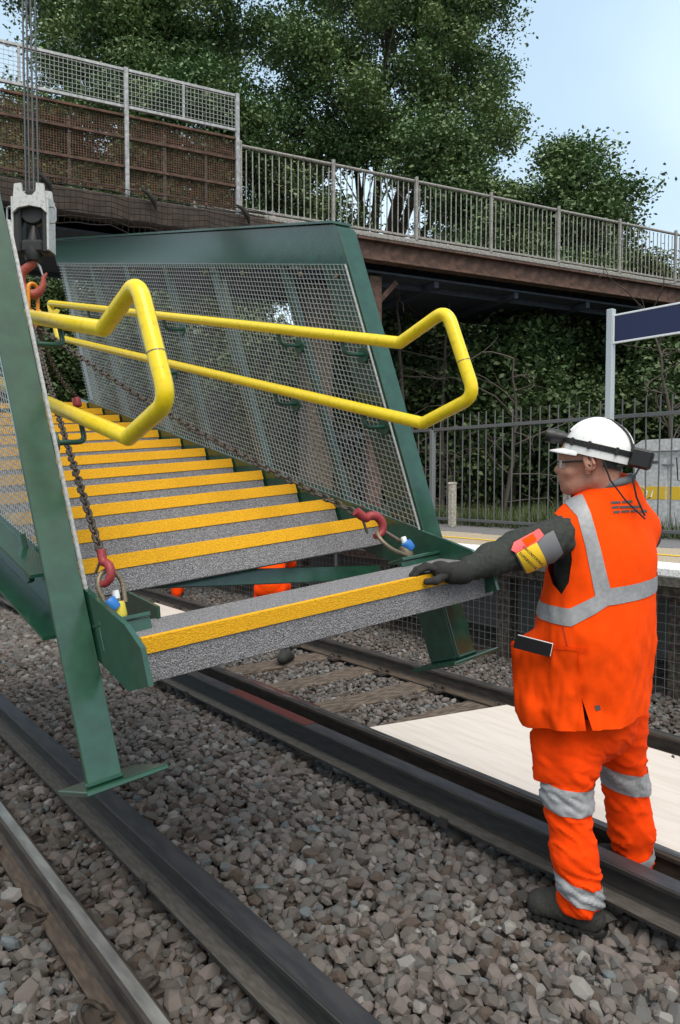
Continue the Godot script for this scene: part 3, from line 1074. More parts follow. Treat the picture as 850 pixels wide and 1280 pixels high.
# ---- footbridge: x along the span, y up from the deck, z towards the camera
func footbridge() -> void:
	var b := thing("footbridge", "old rusty steel footbridge with grey railings crossing above the tracks", "bridge", Transform3D(Basis(Vector3(0.9755, 0, 0.22), Vector3.UP, Vector3(-0.22, 0, 0.9755)), Vector3(7.095, 5.17, -7.948)))
	# walkway and its beams
	obj("deck", box_mesh(Vector3(20.0, 0.10, 2.2), 0.0, Vector3(0.8, -0.05, -1.2)), M.bridge_dark, b)
	obj("kerb", box_mesh(Vector3(12.6, 0.07, 0.16), 0.01, Vector3(4.5, -0.03, -0.03)), M.bridge_rail, b)
	var g := obj("girder", box_mesh(Vector3(12.6, 0.27, 0.05), 0.004, Vector3(4.5, -0.215, -0.06)), M.bridge_rust, b)
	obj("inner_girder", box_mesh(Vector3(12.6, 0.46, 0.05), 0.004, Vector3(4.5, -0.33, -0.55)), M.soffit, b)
	for y in [-0.085, -0.355]:
		obj("flange", box_mesh(Vector3(12.6, 0.03, 0.17), 0.004, Vector3(4.5, y, -0.04)), M.bridge_rust, g)
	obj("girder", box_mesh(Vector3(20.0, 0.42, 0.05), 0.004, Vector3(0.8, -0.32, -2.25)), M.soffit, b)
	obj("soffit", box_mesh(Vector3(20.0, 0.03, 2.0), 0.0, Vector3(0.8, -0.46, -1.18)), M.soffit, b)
	for k in 12:
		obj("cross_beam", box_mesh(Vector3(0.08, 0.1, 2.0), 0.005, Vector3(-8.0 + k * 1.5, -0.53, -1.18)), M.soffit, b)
	# railings, near and far side
	var bal := tube_mesh([Vector3(0, 0.045, 0), Vector3(0, 0.80, 0)], 0.0085, 6)
	var pst := box_mesh(Vector3(0.042, 0.9, 0.045), 0.005, Vector3(0, 0.44, 0))
	for side in [0.0, -2.3]:
		var rl := S()
		tube(rl, [Vector3(-2.17, 0.84, side), Vector3(9.9, 0.84, side)], 0.024, 8)
		obj("top_rail", done(rl), M.bridge_rail, b)
		obj("bottom_rail", box_mesh(Vector3(12.05, 0.03, 0.035), 0.003, Vector3(3.87, 0.05, side)), M.bridge_rail, b)
		var x := -2.13
		while x < 9.9:
			obj("baluster", bal, M.bridge_rail, b, Transform3D(Basis(Vector3(0, 0, 1), rng.randf_range(-0.01, 0.01)), Vector3(x, 0, side)))
			x += 0.0905
		x = -2.13
		while x < 10.0:
			obj("railing_post", pst, M.bridge_rail, b, at(Vector3(x, 0, side + 0.035)))
			x += 1.32
	# tall guarded part over the near track
	var fx := [-8.6, -7.3, -5.9, -3.55, -2.17]
	for x in fx:
		obj("guard_post", box_mesh(Vector3(0.05, 1.52, 0.05), 0.004, Vector3(x, 0.70, 0.05)), M.galvanised, b)
	for i in 4:
		var x0: float = fx[i]
		var x1: float = fx[i + 1]
		var c := (x0 + x1) * 0.5
		var w := x1 - x0
		var fr := S()
		for y in [1.43, 1.0]:
			box(fr, Vector3(c, y, 0.05), Vector3(w - 0.055, 0.035, 0.035), 0.003)
		box(fr, Vector3(c, 1.215, 0.05), Vector3(0.03, 0.40, 0.03), 0.003)
		obj("guard_frame", done(fr), M.galvanised, b)
		var wm := S()
		var x := x0 + 0.06
		while x < x1 - 0.04:
			box(wm, Vector3(x, 1.215, 0.06), Vector3(0.0045, 0.40, 0.0045))
			x += 0.048
		for k in 8:
			box(wm, Vector3(c, 1.035 + k * 0.051, 0.065), Vector3(w - 0.06, 0.0045, 0.0045))
		var mm := obj("guard_mesh", done(wm), M.pale_steel, b)
		mm.set_meta("kind", "stuff")
		# rusty lower part: rails, uprights and close mesh, with sheets on the far side
		for y in [0.90, 0.64, 0.30]:
			obj("guard_rail", box_mesh(Vector3(w - 0.055, 0.03, 0.03), 0.003, Vector3(c, y, 0.045)), M.bridge_panel if y > 0.8 else M.bridge_rust, b)
		for k in 2:
			var ux := x0 + w * (0.35 + 0.38 * k)
			obj("upright", box_mesh(Vector3(0.03, 0.80, 0.03), 0.003, Vector3(ux, 0.43, -0.10)), M.bridge_rail, b)
		obj("inner_rail", box_mesh(Vector3(w, 0.03, 0.03), 0.003, Vector3(c, 0.78, -0.10)), M.bridge_rust, b)
		var close := S()
		x = x0
		while x < x1:
			box(close, Vector3(x, 0.45, 0.02), Vector3(0.008, 0.90, 0.004))
			x += 0.03
		for k in 31:
			box(close, Vector3(c, 0.015 + k * 0.029, 0.016), Vector3(w, 0.008, 0.004))
		var cm := obj("close_mesh", done(close), M.bridge_panel, b)
		cm.set_meta("kind", "stuff")
		obj("far_sheet", box_mesh(Vector3(w - 0.02, 0.34, 0.01), 0.0, Vector3(c, 0.20, -2.3)), M.bridge_panel, b)
		obj("far_sheet", box_mesh(Vector3(w - 0.02, 0.22, 0.01), 0.0, Vector3(c, 0.62, -2.3)), M.bridge_panel, b)
		obj("far_rail", box_mesh(Vector3(w, 0.035, 0.035), 0.0, Vector3(c, 0.92, -2.3)), M.bridge_rust, b)
	# dark edge beam wrapped in debris netting
	obj("edge_beam", box_mesh(Vector3(6.9, 0.30, 0.20), 0.02, Vector3(-5.2, -0.2, -0.02)), M.bridge_dark, b)
	var nt := S()
	var wob := FastNoiseLite.new()
	wob.seed = 77
	wob.frequency = 1.3
	for row in 8:
		var pts := []
		for k in 60:
			var x := -8.6 + k * 0.115
			var sag := 0.05 * wob.get_noise_2d(x * 2.0, 3.0) - 0.07 * sin(fposmod(x, 1.3) / 1.3 * PI)
			pts.append(Vector3(x, 0.03 - row * 0.065 + sag * (0.3 + row * 0.14), 0.11 + 0.05 * sin(row * 0.45) + 0.03 * wob.get_noise_2d(x * 3.0, row * 5.0)))
		tube(nt, pts, 0.006, 4)
	for k in 105:
		var x := -8.6 + k * 0.0655
		var pts := []
		for row in 8:
			var sag := 0.05 * wob.get_noise_2d(x * 2.0, 3.0) - 0.07 * sin(fposmod(x, 1.3) / 1.3 * PI)
			pts.append(Vector3(x, 0.03 - row * 0.065 + sag * (0.3 + row * 0.14), 0.115 + 0.05 * sin(row * 0.45)))
		tube(nt, pts, 0.004, 3)
	var net := obj("debris_net", done(nt), M.netting, b)
	net.set_meta("kind", "stuff")
	for k in 6:
		var bt := S()
		var x := -8.0 + k * 1.18
		tube(bt, [Vector3(x - 0.12, 0.03, 0.15), Vector3(x - 0.05, -0.02, 0.19), Vector3(x + 0.02, -0.10, 0.18), Vector3(x + 0.05, -0.18, 0.15)], [0.012, 0.03, 0.035, 0.012], 7)
		obj("net_bundle", done(bt), M.netting, b)
	# supports standing on the platform
	for cx in [[-0.03, 0.20, 0.14], [-0.62, 0.42, 0.34]]:
		obj("column", box_mesh(Vector3(cx[1], 4.2, cx[2]), 0.01, Vector3(cx[0], -2.62, -0.25 if cx[1] < 0.3 else -1.0)), M.bridge_rust if cx[1] < 0.3 else M.timber, b)
	obj("bracket", prism_mesh([Vector2(0, 0), Vector2(0.30, 0.32), Vector2(0.24, 0.36), Vector2(0, 0.1)], -0.04, 0.04, Transform3D(Basis(), Vector3(0.06, -0.9, -0.25))), M.bridge_rust, b)

# ---- plants
func leaf_cluster(sd: int, n: int, spread: float, size: float) -> ArrayMesh:
	var r := RandomNumberGenerator.new()
	r.seed = sd
	var st := S()
	for k in n:
		var c := Vector3(r.randfn(), r.randfn() * 0.8, r.randfn()) * spread * 0.5
		var d := (Vector3(r.randfn(), r.randfn() * 0.5 - 0.15, r.randfn())).normalized()
		var w := d.cross(Vector3(r.randfn(), 1.4, r.randfn())).normalized()
		var up := w.cross(d).normalized()
		var l := size * r.randf_range(0.7, 1.3)
		var h := l * 0.30
		var m := c + d * l * 0.55 + up * l * 0.08
		tri(st, c, m - w * h, m + w * h)
		tri(st, m - w * h, c + d * l, m + w * h)
	return done(st)

var clusters := {}

func limb(st: SurfaceTool, a: Vector3, b: Vector3, r0: float, r1: float, bend: float, sides := 6, steps := 7) -> Array:
	var pts := []
	var rr := []
	var off := Vector3(rng.randf_range(-1, 1), rng.randf_range(-0.2, 0.7), rng.randf_range(-1, 1)) * bend
	for k in steps + 1:
		var t := float(k) / steps
		pts.append(a.lerp(b, t) + off * sin(t * PI) + Vector3(rng.randf_range(-1, 1), rng.randf_range(-1, 1), rng.randf_range(-1, 1)) * bend * 0.12 * t)
		rr.append(lerpf(r0, r1, t))
	tube(st, pts, rr, sides, false, false)
	return pts

# a tree: foot, trunk radius, fork height, crown lobes [centre offset, radii], number of sprays, leaf tint, label
func tree(called: String, label: String, group: String, foot: Vector3, r: float, fork: float, lobes: Array, sprays: int, tint: Color, leaf := "leaf", size := 0.13, twigs := 40, density := 34) -> void:
	var t := thing(called, label, "tree", at(foot), group)
	var wood := S()
	var top := limb(wood, Vector3(0, -0.3, 0), Vector3(rng.randf_range(-0.3, 0.3), fork, rng.randf_range(-0.3, 0.3)), r, r * 0.72, 0.12, 10)
	var head: Vector3 = top[-1]
	var br := S()
	var total := 0.0
	for lb in lobes:
		total += lb[1].x * lb[1].y * lb[1].z
	var key := "%s%.2f" % [leaf, size]
	if not clusters.has(key):
		clusters[key] = [leaf_cluster(11, 16, size * 2.6, size), leaf_cluster(12, 16, size * 2.6, size), leaf_cluster(13, 16, size * 2.6, size)]
	var xf := [[], [], []]
	var cl := [[], [], []]
	for lb in lobes:
		var c: Vector3 = lb[0]
		var rad: Vector3 = lb[1]
		var main := limb(br, head + Vector3(0, -rng.randf() * fork * 0.15, 0), c + Vector3(0, rad.y * 0.35, 0), r * 0.42, r * 0.07, c.distance_to(head) * 0.08, 7, 9)
		var n := int(sprays * pow(rad.x * rad.y * rad.z / total, 0.85) * (lb[2] if lb.size() > 2 else 1.0)) + 6
		for k in n:
			# each spray: a side branch ending in a tuft of leaves, most of them near the outside of the lobe
			var d := Vector3(rng.randfn(), rng.randfn(), rng.randfn()).normalized()
			var q := pow(rng.randf(), 0.42)
			var e := c + d * rad * q
			var s: Vector3 = main[rng.randi_range(3, main.size() - 1)]
			if k % 3 == 0 and twigs > 0:
				limb(br, s, e, r * 0.085, r * 0.02, s.distance_to(e) * 0.10, 4, 4)
			var tone := rng.randf()
			for j in rng.randi_range(int(density * 0.6), int(density * 1.3)):
				var w := e + Vector3(rng.randfn(), rng.randfn() * 0.62, rng.randfn()) * (size * 2.7)
				var sc := rng.randf_range(0.7, 1.25)
				var i := rng.randi() % 3
				xf[i].append(Transform3D(Basis.from_euler(Vector3(rng.randf_range(-0.5, 0.5), rng.randf() * TAU, rng.randf_range(-0.5, 0.5))).scaled(Vector3(sc, sc, sc)), w))
				var v := rng.randf_range(0.72, 1.22) * lerpf(0.85, 1.15, tone)
				cl[i].append(Color(tint.r * v * lerpf(0.9, 1.2, tone), tint.g * v, tint.b * v))
	obj("trunk", done(wood), M.bark, t)
	obj("branches", done(br), M.bark, t)
	for i in 3:
		var o := many("crown", clusters[key][i], M[leaf], xf[i], cl[i], t)
		o.set_meta("kind", "stuff")

# a place given as metres to the right of and ahead of the viewpoint
func ahead(right: float, dist: float, y := 0.0) -> Vector3:
	return Vector3(right * cos(PSI) + dist * sin(PSI), y, right * sin(PSI) - dist * cos(PSI))

func lobe(right: float, up: float, away: float, rx: float, ry: float, rz: float, full := 1.0) -> Array:
	var o := ahead(right, away)
	return [Vector3(o.x, up, o.z), Vector3((rx + rz) * 0.5, ry, (rx + rz) * 0.5), full]

func trees() -> void:
	# big oak in the middle: crown ends to the right in open sprays
	tree("oak_tree", "tall oak whose broad open crown fills the upper middle behind the bridge", "trees behind the bridge", ahead(1.1, 22.0, 1.9), 0.38, 5.2, [
		lobe(-0.9, 11.6, 0.0, 2.9, 2.9, 2.4, 1.2), lobe(2.3, 12.9, 0.5, 2.2, 2.2, 2.0), lobe(1.2, 9.1, -0.6, 2.0, 1.6, 1.8, 0.55), lobe(3.1, 10.2, 0.3, 1.6, 1.3, 1.6, 0.7),
		lobe(-2.9, 9.0, 0.2, 2.1, 1.9, 2.0), lobe(0.8, 15.2, 0.6, 3.2, 2.2, 2.6), lobe(3.4, 15.5, 0.6, 1.5, 1.6, 1.6), lobe(2.6, 7.4, 0.0, 1.7, 0.9, 1.5, 0.6), lobe(-1.2, 6.9, -0.3, 1.7, 1.0, 1.4, 0.5)], 215, Color(0.125, 0.205, 0.082), "leaf", 0.105, 40, 38)
	tree("oak_tree", "dense oak crown filling the upper left corner behind the guarded bridge end", "trees behind the bridge", ahead(-6.6, 21.0, 1.7), 0.36, 4.8, [
		lobe(0.4, 11.0, 0.0, 2.8, 2.6, 2.2), lobe(2.6, 9.4, -0.4, 2.3, 2.0, 2.0), lobe(-1.8, 8.8, 0.0, 2.2, 1.8, 2.0), lobe(2.4, 13.0, 0.3, 2.5, 2.2, 2.2), lobe(-0.7, 14.4, 0.5, 2.6, 1.9, 2.2),
		lobe(0.6, 7.4, -0.4, 2.4, 1.5, 2.0), lobe(3.7, 7.3, 0.2, 1.9, 1.4, 1.8), lobe(4.3, 9.8, 0.2, 1.5, 1.6, 1.4)], 270, Color(0.118, 0.198, 0.078), "leaf", 0.105, 40, 38)
	tree("young_oak_tree", "smaller low spreading oak at the right end of the crown line, against the sky", "trees behind the bridge", ahead(5.4, 20.0, 1.9), 0.20, 4.6, [
		lobe(0.2, 7.0, 0.0, 1.1, 0.7, 1.0), lobe(1.35, 6.5, -0.2, 0.85, 0.7, 0.9), lobe(-1.2, 6.1, 0.2, 1.3, 0.7, 1.1), lobe(0.75, 8.25, 0.1, 0.72, 0.62, 0.7), lobe(-2.6, 8.6, 0.3, 0.8, 0.6, 0.7, 0.8), lobe(0.5, 5.1, 0.0, 1.6, 0.7, 1.1), lobe(-1.0, 7.1, 0.2, 0.8, 0.4, 0.7), lobe(-2.0, 7.4, 0.3, 0.8, 0.5, 0.7), lobe(1.75, 7.4, 0.1, 0.5, 0.45, 0.5)], 80, Color(0.108, 0.180, 0.070), "leaf", 0.11, 40, 34)
	tree("round_tree", "pale green rounded tree just above the bridge railing at far right", "trees behind the bridge", ahead(9.6, 26.0, 2.0), 0.22, 4.0, [
		lobe(0.0, 6.5, 0.0, 1.5, 1.0, 1.4), lobe(1.8, 6.0, 0.0, 1.4, 0.9, 1.3), lobe(-1.0, 5.6, 0.0, 1.5, 0.9, 1.3)], 70, Color(0.10, 0.15, 0.05))
	# thicket between the fence and the bridge
	var k := 0
	for a in [[-1.6, 15.0, 3.2, "ivy covered bush seen through the upper stair mesh"], [0.4, 14.0, 3.6, "dark bush behind the right hand stair panel"], [1.7, 15.2, 3.7, "dark bush beyond the yellow handrail loop"], [3.2, 13.6, 3.3, "dark bush under the bridge left of the sign post"], [4.9, 15.0, 3.8, "dark bush filling the gap under the bridge by the sign"], [6.2, 13.6, 3.0, "dark bush behind the white helmet and cabinet"], [8.0, 15.2, 4.0, "dark bush at the right edge behind the sign board"], [-4.2, 17.5, 5.4, "dark bush at far left behind the hook"], [-7.4, 18.5, 5.4, "dark bush beyond the left stair post"], [-2.6, 18.0, 5.6, "tall dark bush seen through the top of the stair mesh"], [-0.2, 18.5, 5.4, "tall dark bush behind the middle of the stair mesh"], [-5.8, 19.0, 5.6, "tall dark bush behind the crane hook"], [-9.6, 20.0, 5.6, "tall dark bush at the left picture edge"], [2.4, 18.5, 5.2, "tall dark bush behind the bare saplings"], [5.6, 18.0, 5.0, "tall dark bush under the bridge at right"]]:
		var h: float = a[2]
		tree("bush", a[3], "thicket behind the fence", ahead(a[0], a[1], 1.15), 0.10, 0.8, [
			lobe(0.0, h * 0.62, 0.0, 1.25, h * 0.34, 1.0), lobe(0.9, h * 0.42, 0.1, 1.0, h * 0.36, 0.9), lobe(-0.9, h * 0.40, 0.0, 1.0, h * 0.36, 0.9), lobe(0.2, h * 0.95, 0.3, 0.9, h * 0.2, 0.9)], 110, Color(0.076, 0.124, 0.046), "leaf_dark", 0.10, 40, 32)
		k += 1
	for a in [[1.25, 12.2, 4.6, "bare grey sapling trunk behind the yellow handrail loop"], [1.75, 12.6, 4.4, "thin bare tree with tangled twigs beyond the handrail loop"], [5.4, 11.9, 3.4, "bare arching branches left of the cabinet"], [2.6, 12.0, 2.6, "low tangle of bare stems behind the fence bars"]]:
		var t := thing("bare_tree", a[3], "tree", at(ahead(a[0], a[1], 1.0)), "bare stems behind the fence")
		var st := S()
		var h: float = a[2]
		var main := limb(st, Vector3(0, -0.1, 0), Vector3(rng.randf_range(-0.4, 0.4), h, rng.randf_range(-0.4, 0.4)), 0.042, 0.014, 0.35, 7, 12)
		obj("trunk", done(st), M.twig, t)
		var tw := S()
		for j in 20:
			var s: Vector3 = main[rng.randi_range(1, main.size() - 1)]
			var e := s + Vector3(rng.randf_range(-1.5, 1.5), rng.randf_range(-0.5, 0.9), rng.randf_range(-1.0, 1.0))
			var sub := limb(tw, s, e, 0.016, 0.005, 0.28, 4, 6)
			for q in 2:
				var s2: Vector3 = sub[rng.randi_range(2, sub.size() - 1)]
				limb(tw, s2, s2 + Vector3(rng.randf_range(-0.6, 0.6), rng.randf_range(-0.3, 0.5), rng.randf_range(-0.5, 0.5)), 0.007, 0.003, 0.1, 3, 4)
		obj("branches", done(tw), M.twig, t)

# ------------------------------------------------------------------ the stair flight
# its own axes: x along the treads, y up its posts, z towards its foot; it hangs tipped back and to one side
func stair_frame() -> Transform3D:
	return Transform3D(Basis(Vector3(0.9965, 0.0809, -0.0189), Vector3(-0.0828, 0.9491, -0.3038), Vector3(-0.0067, 0.3043, 0.9526)), Vector3(0.7519, 1.3474, -1.7465))

func pitch(z: float) -> float:
	return -z * RISE / GOING

func stair_flight() -> void:
	var t := thing("stair_flight", "dark green steel stair flight with yellow handrails hanging from the hook", "staircase", stair_frame())
	var W := STAIR_W
	var side_axes := Basis(Vector3(0, 0, 1), Vector3(0, 1, 0), Vector3(1, 0, 0))
	# treads: a folded gritted panel, its nosing a yellow angle
	var h := 0.1215
	var st := S()
	box(st, Vector3(W * 0.5, -0.016, -GOING * 0.5), Vector3(W - 0.012, 0.032, GOING), 0.003)
	box(st, Vector3(W * 0.5, -h * 0.5 - 0.016, -0.016), Vector3(W - 0.012, h - 0.032, 0.032), 0.002)
	var panel := done(st)
	st = S()
	box(st, Vector3(W * 0.5, -0.021, 0.0015), Vector3(W - 0.008, 0.048, 0.005), 0.001)
	box(st, Vector3(W * 0.5, 0.0015, -0.024), Vector3(W - 0.008, 0.005, 0.046), 0.001)
	var nose := done(st)
	for n in range(2, 14):
		var tr := obj("tread", panel, M.grit, t, at(Vector3(0, n * RISE, -n * GOING)))
		obj("nosing", nose, M.yellow_grit, tr)
	# bottom tread: level, loose from the pitch of the others
	st = S()
	var D := 0.215
	var bh := 0.126
	box(st, Vector3(W * 0.5, -0.018, -D * 0.5), Vector3(W, 0.036, D), 0.003)
	box(st, Vector3(W * 0.5, -bh * 0.5 - 0.018, -0.018), Vector3(W, bh - 0.036, 0.036), 0.002)
	var bt := obj("bottom_tread", done(st), M.grit, t, Transform3D(Basis(Vector3(0.995, -0.013, 0.102), Vector3(-0.018, 0.956, 0.291), Vector3(-0.102, -0.292, 0.951)).orthonormalized(), Vector3(0.051, -0.001, -0.140)))
	bt.set_meta("label", "lowest tread, set apart from the others, held by the worker")
	st = S()
	box(st, Vector3(W * 0.5, -0.021, 0.002), Vector3(W - 0.004, 0.046, 0.006), 0.001)
	box(st, Vector3(W * 0.5, 0.001, -0.005), Vector3(W - 0.004, 0.004, 0.012), 0.001)
	obj("nosing", done(st), M.yellow_grit, bt)
	for x in [-0.006, W + 0.006]:
		obj("end_plate", box_mesh(Vector3(0.008, 0.11, D - 0.02), 0.001, Vector3(x, -0.058, -D * 0.5)), M.black_end, bt)
	var slope := 0.582
	for s in 2:
		var X := func(v: float) -> float:
			return -v if s == 0 else W + v
		var place := Transform3D(side_axes, Vector3.ZERO)
		# stringer: front plate with its cut nose, then the beam behind it
		var k := RISE / GOING
		var plate := [Vector2(0.017, -0.031), Vector2(0.015, -0.126), Vector2(-0.119, -0.127), Vector2(-3.4, -0.127 + k * 3.281), Vector2(-3.4, 0.03 + k * 3.37), Vector2(-0.051, 0.039)]
		var sp := obj("stringer", prism_mesh(plate, X.call(0.004), X.call(0.018), place), M.green_paint, t)
		for dy in [0.0, -0.186]:
			var fl := [Vector2(-0.45, k * 0.45 + dy - 0.010), Vector2(-0.45, k * 0.45 + dy), Vector2(-3.395, k * 3.395 + dy), Vector2(-3.395, k * 3.395 + dy - 0.010)]
			obj("flange", prism_mesh(fl, X.call(0.0185), X.call(0.105), place), M.green_paint, sp)
		# foot post and plate
		var post := obj("end_post", box_mesh(Vector3(0.095, 1.84, 0.013), 0.002, Vector3(X.call(0.0695), 0.575, -0.2825)), M.green_paint, t)
		obj("web", box_mesh(Vector3(0.012, 1.83, 0.150), 0.001, Vector3(X.call(0.0285), 0.575, -0.3645)), M.green_paint, post)
		var weld := S()
		box(weld, Vector3(X.call(0.0695), -0.3385, -0.2825), Vector3(0.102, 0.012, 0.024), 0.004)
		box(weld, Vector3(X.call(0.0285), -0.3385, -0.366), Vector3(0.022, 0.012, 0.140), 0.004)
		obj("weld", done(weld), M.dark_green_paint, post)
		obj("foot_plate", box_mesh(Vector3(0.23 if s == 0 else 0.26, 0.014, 0.25), 0.003, Vector3(X.call(0.0695) + (0.045 if s == 0 else 0.0), -0.352, -0.35)), M.green_paint, t)
		# top beam with a thin overhanging flange
		var tb := [Vector2(-0.280, 1.323), Vector2(-0.280, 1.505), Vector2(-0.300, 1.532), Vector2(-3.275, 3.264), Vector2(-3.275, 3.056)]
		var top := obj("top_beam", prism_mesh(tb, X.call(0.0255), X.call(0.1135), place), M.green_paint, t)
		var lip := [Vector2(-0.292, 1.5315), Vector2(-0.292, 1.5425), Vector2(-3.285, 3.2845), Vector2(-3.285, 3.2735)]
		obj("flange", prism_mesh(lip, X.call(0.002), X.call(0.122), place), M.green_paint, top)
		# uprights
		for z in [-1.28, -2.235, -3.20]:
			var y0 := pitch(z) - 0.03
			var y1: float = 1.323 + slope * (-z - 0.285) + 0.01
			obj("upright", box_mesh(Vector3(0.05, y1 - y0, 0.062), 0.004, Vector3(X.call(0.062), (y0 + y1) * 0.5, z)), M.green_paint, t)
		for z in ([-0.72, -1.76, -2.72] if s == 1 else [-1.76, -2.72]):
			var y0 := pitch(z) - 0.03
			var y1: float = 1.323 + slope * (-z - 0.285) + 0.01
			obj("stanchion", box_mesh(Vector3(0.035, y1 - y0, 0.045), 0.003, Vector3(X.call(0.05), (y0 + y1) * 0.5, z)), M.dark_green_paint, t)
		# wire mesh on the inner face
		var wm := S()
		var z := -0.288
		var lo := func(q: float) -> float: return 0.150 + k * (-q - 0.31)
		var hi := func(q: float) -> float: return 1.335 + slope * (-q - 0.285)
		while z > -3.22:
			box(wm, Vector3(X.call(0.0155), (lo.call(z) + hi.call(z)) * 0.5, z), Vector3(0.0028, hi.call(z) - lo.call(z), 0.0028))
			z -= 0.0235
		for j in 51:
			var u := j / 50.0
			var a := Vector3(X.call(0.0130), lerpf(lo.call(-0.285), hi.call(-0.285), u), -0.285)
			var b := Vector3(X.call(0.0130), lerpf(lo.call(-3.22), hi.call(-3.22), u), -3.22)
			bar(wm, a, b, 0.0028, 0.0028, Vector3.RIGHT)
		var me := obj("wire_mesh", done(wm), M.pale_steel, t)
		me.set_meta("kind", "stuff")
		var ed := S()
		bar(ed, Vector3(X.call(0.0105), lo.call(-0.286), -0.286), Vector3(X.call(0.0105), hi.call(-0.286), -0.286), 0.009, 0.004, Vector3(0, 0, 1))
		obj("mesh_edge", done(ed), M.pale_steel, t)
		# clamps of the mesh
		for q in [[-0.36, 0.055], [-0.58, 0.05], [-1.0, 0.05], [-1.32, 0.05], [-1.7, 0.05], [-2.1, 0.05], [-2.5, 0.05]]:
			obj("mesh_clamp", disc(0.011, 0.010), M.shackle_steel, t, Transform3D(Basis(Vector3(0, 1, 0), Vector3(1, 0, 0), Vector3(0, 0, -1)), Vector3(X.call(0.010), hi.call(q[0]) - q[1], q[0])))
			obj("mesh_clamp", disc(0.009, 0.010), M.shackle_steel, t, Transform3D(Basis(Vector3(0, 1, 0), Vector3(1, 0, 0), Vector3(0, 0, -1)), Vector3(X.call(0.010), lo.call(q[0]) + 0.05, q[0])))
		# handrail: one bent tube, upper run, looped end, lower run
		var xh: float = X.call(-0.09)
		var path := [Vector3(xh, 2.70, -3.215), Vector3(xh, 0.848, -0.02), Vector3(xh, 0.852, 0.232), Vector3(xh, 0.525, 0.242), Vector3(xh, 0.528, -0.02), Vector3(xh, 2.39, -3.16)]
		var hr := obj("handrail", tube_mesh(bends(path), 0.0232, 14), M.yellow_paint, t)
		var jn := S()
		for q in [Vector3(xh, 0.655, 0.238)]:
			tube(jn, [q - Vector3(0, 0.0015, 0), q + Vector3(0, 0.0015, 0)], 0.0240, 14)
		obj("joint", done(jn), M.shackle_steel, hr)
		var cap := S()
		tube(cap, rounded([Vector3(xh, 2.70, -3.215), Vector3(xh, 2.74, -3.28), Vector3(xh, 2.44, -3.25), Vector3(xh, 2.39, -3.16)], 0.05, 5), 0.0232, 12)
		obj("end_bend", done(cap), M.yellow_paint, hr)
		# brackets
		for q in [[0.848, -0.325], [0.848, -0.713], [0.848, -1.69], [0.848, -2.647], [0.528, -0.32], [0.528, -0.848], [0.528, -1.888]]:
			var yb: float = q[0] + (-0.02 - q[1]) * (0.5797 if q[0] > 0.8 else 0.593) - 0.018
			var br := S()
			var up := 1.0 if s == 1 else -1.0
			tube(br, rounded([Vector3(xh, yb, q[1]), Vector3(xh, yb - 0.062, q[1]), Vector3(X.call(0.014), yb - 0.062, q[1])], 0.022, 5), 0.0085, 8)
			var bo := obj("rail_bracket", done(br), M.dark_green_paint, t)
			obj("bracket_disc", disc(0.035, 0.010), M.dark_green_paint, bo, Transform3D(Basis(Vector3(0, 1, 0), Vector3(1, 0, 0), Vector3(0, 0, -1)), Vector3(X.call(0.006), yb - 0.062, q[1])))
	# cross members under the flight
	obj("cross_member", bar_mesh(Vector3(0.02, 0.245, -0.56), Vector3(1.31, 0.065, -0.56), 0.06, 0.012), M.green_paint, t)
	obj("gusset", prism_mesh([Vector2(-0.30, 0.09), Vector2(-0.56, 0.20), Vector2(-0.56, 0.02), Vector2(-0.34, -0.03)], 0.19, 0.20, Transform3D(side_axes, Vector3.ZERO)), M.green_paint, t)
	for q in [[0.62, -1.75], [1.30, -2.9]]:
		var cb := S()
		box(cb, Vector3(W * 0.5, q[0], q[1]), Vector3(W - 0.01, 0.10, 0.012), 0.002)
		box(cb, Vector3(W * 0.5, q[0] + 0.056, q[1] - 0.03), Vector3(W - 0.01, 0.010, 0.075), 0.002)
		obj("cross_member", done(cb), M.green_paint, t)
	# lifting points: ledge, base, swivel and pear link
	for a in [[0.055, 0.098, -0.26, 0.0], [1.195, 0.100, -0.25, 1.0]]:
		var x: float = a[0]
		var y: float = a[1]
		var z: float = a[2]
		var lx := x + (0.05 if a[3] > 0.5 else 0.0)
		obj("lifting_ledge", box_mesh(Vector3(0.15 if a[3] < 0.5 else 0.24, 0.012, 0.09), 0.002, Vector3(lx, y - 0.03, z)), M.green_paint, t)
		obj("ledge_web", box_mesh(Vector3(0.15 if a[3] < 0.5 else 0.24, 0.07, 0.010), 0.002, Vector3(lx, y - 0.072, z + 0.03)), M.green_paint, t)
		var lp := obj("lifting_point", disc(0.024, 0.045), M.shackle_steel if a[3] > 0.5 else M.lug_yellow, t, at(Vector3(x, y - 0.022, z)))
		obj("swivel", disc(0.021, 0.034), M.lug_blue, lp, Transform3D(Basis(Vector3(0, 0, 1), 0.5), Vector3(0.012 if a[3] > 0.5 else -0.012, 0.026, 0.014)))
		obj("bolt", disc(0.011, 0.024), M.lug_white, lp, at(Vector3(0.004, 0.055, 0.0)))
		var dir: Vector3 = Vector3(-0.82, 0.42, 0.12) if a[3] > 0.5 else Vector3(-0.10, 0.99, 0.05)
		dir = dir.normalized()
		var out := dir.cross(Vector3(0.15, 0.1, 1) if a[3] < 0.5 else Vector3(0.3, 0.6, 1)).normalized()
		var c := Vector3(0, 0.03, 0)
		var ring := []
		for k in 15:
			var w := PI * (-0.18 + 1.36 * k / 14.0)
			ring.append(c + (1.4 if a[3] > 0.5 else 1.0) * out * cos(w) * (0.038 if sin(w) > 0.0 else 0.036) + (1.4 if a[3] > 0.5 else 1.0) * dir * (0.062 + sin(w) * 0.048 if sin(w) > 0.0 else 0.062 + sin(w) * 0.10))
		obj("pear_link", tube_mesh(ring, 0.0075, 8), M.shackle_steel, lp)
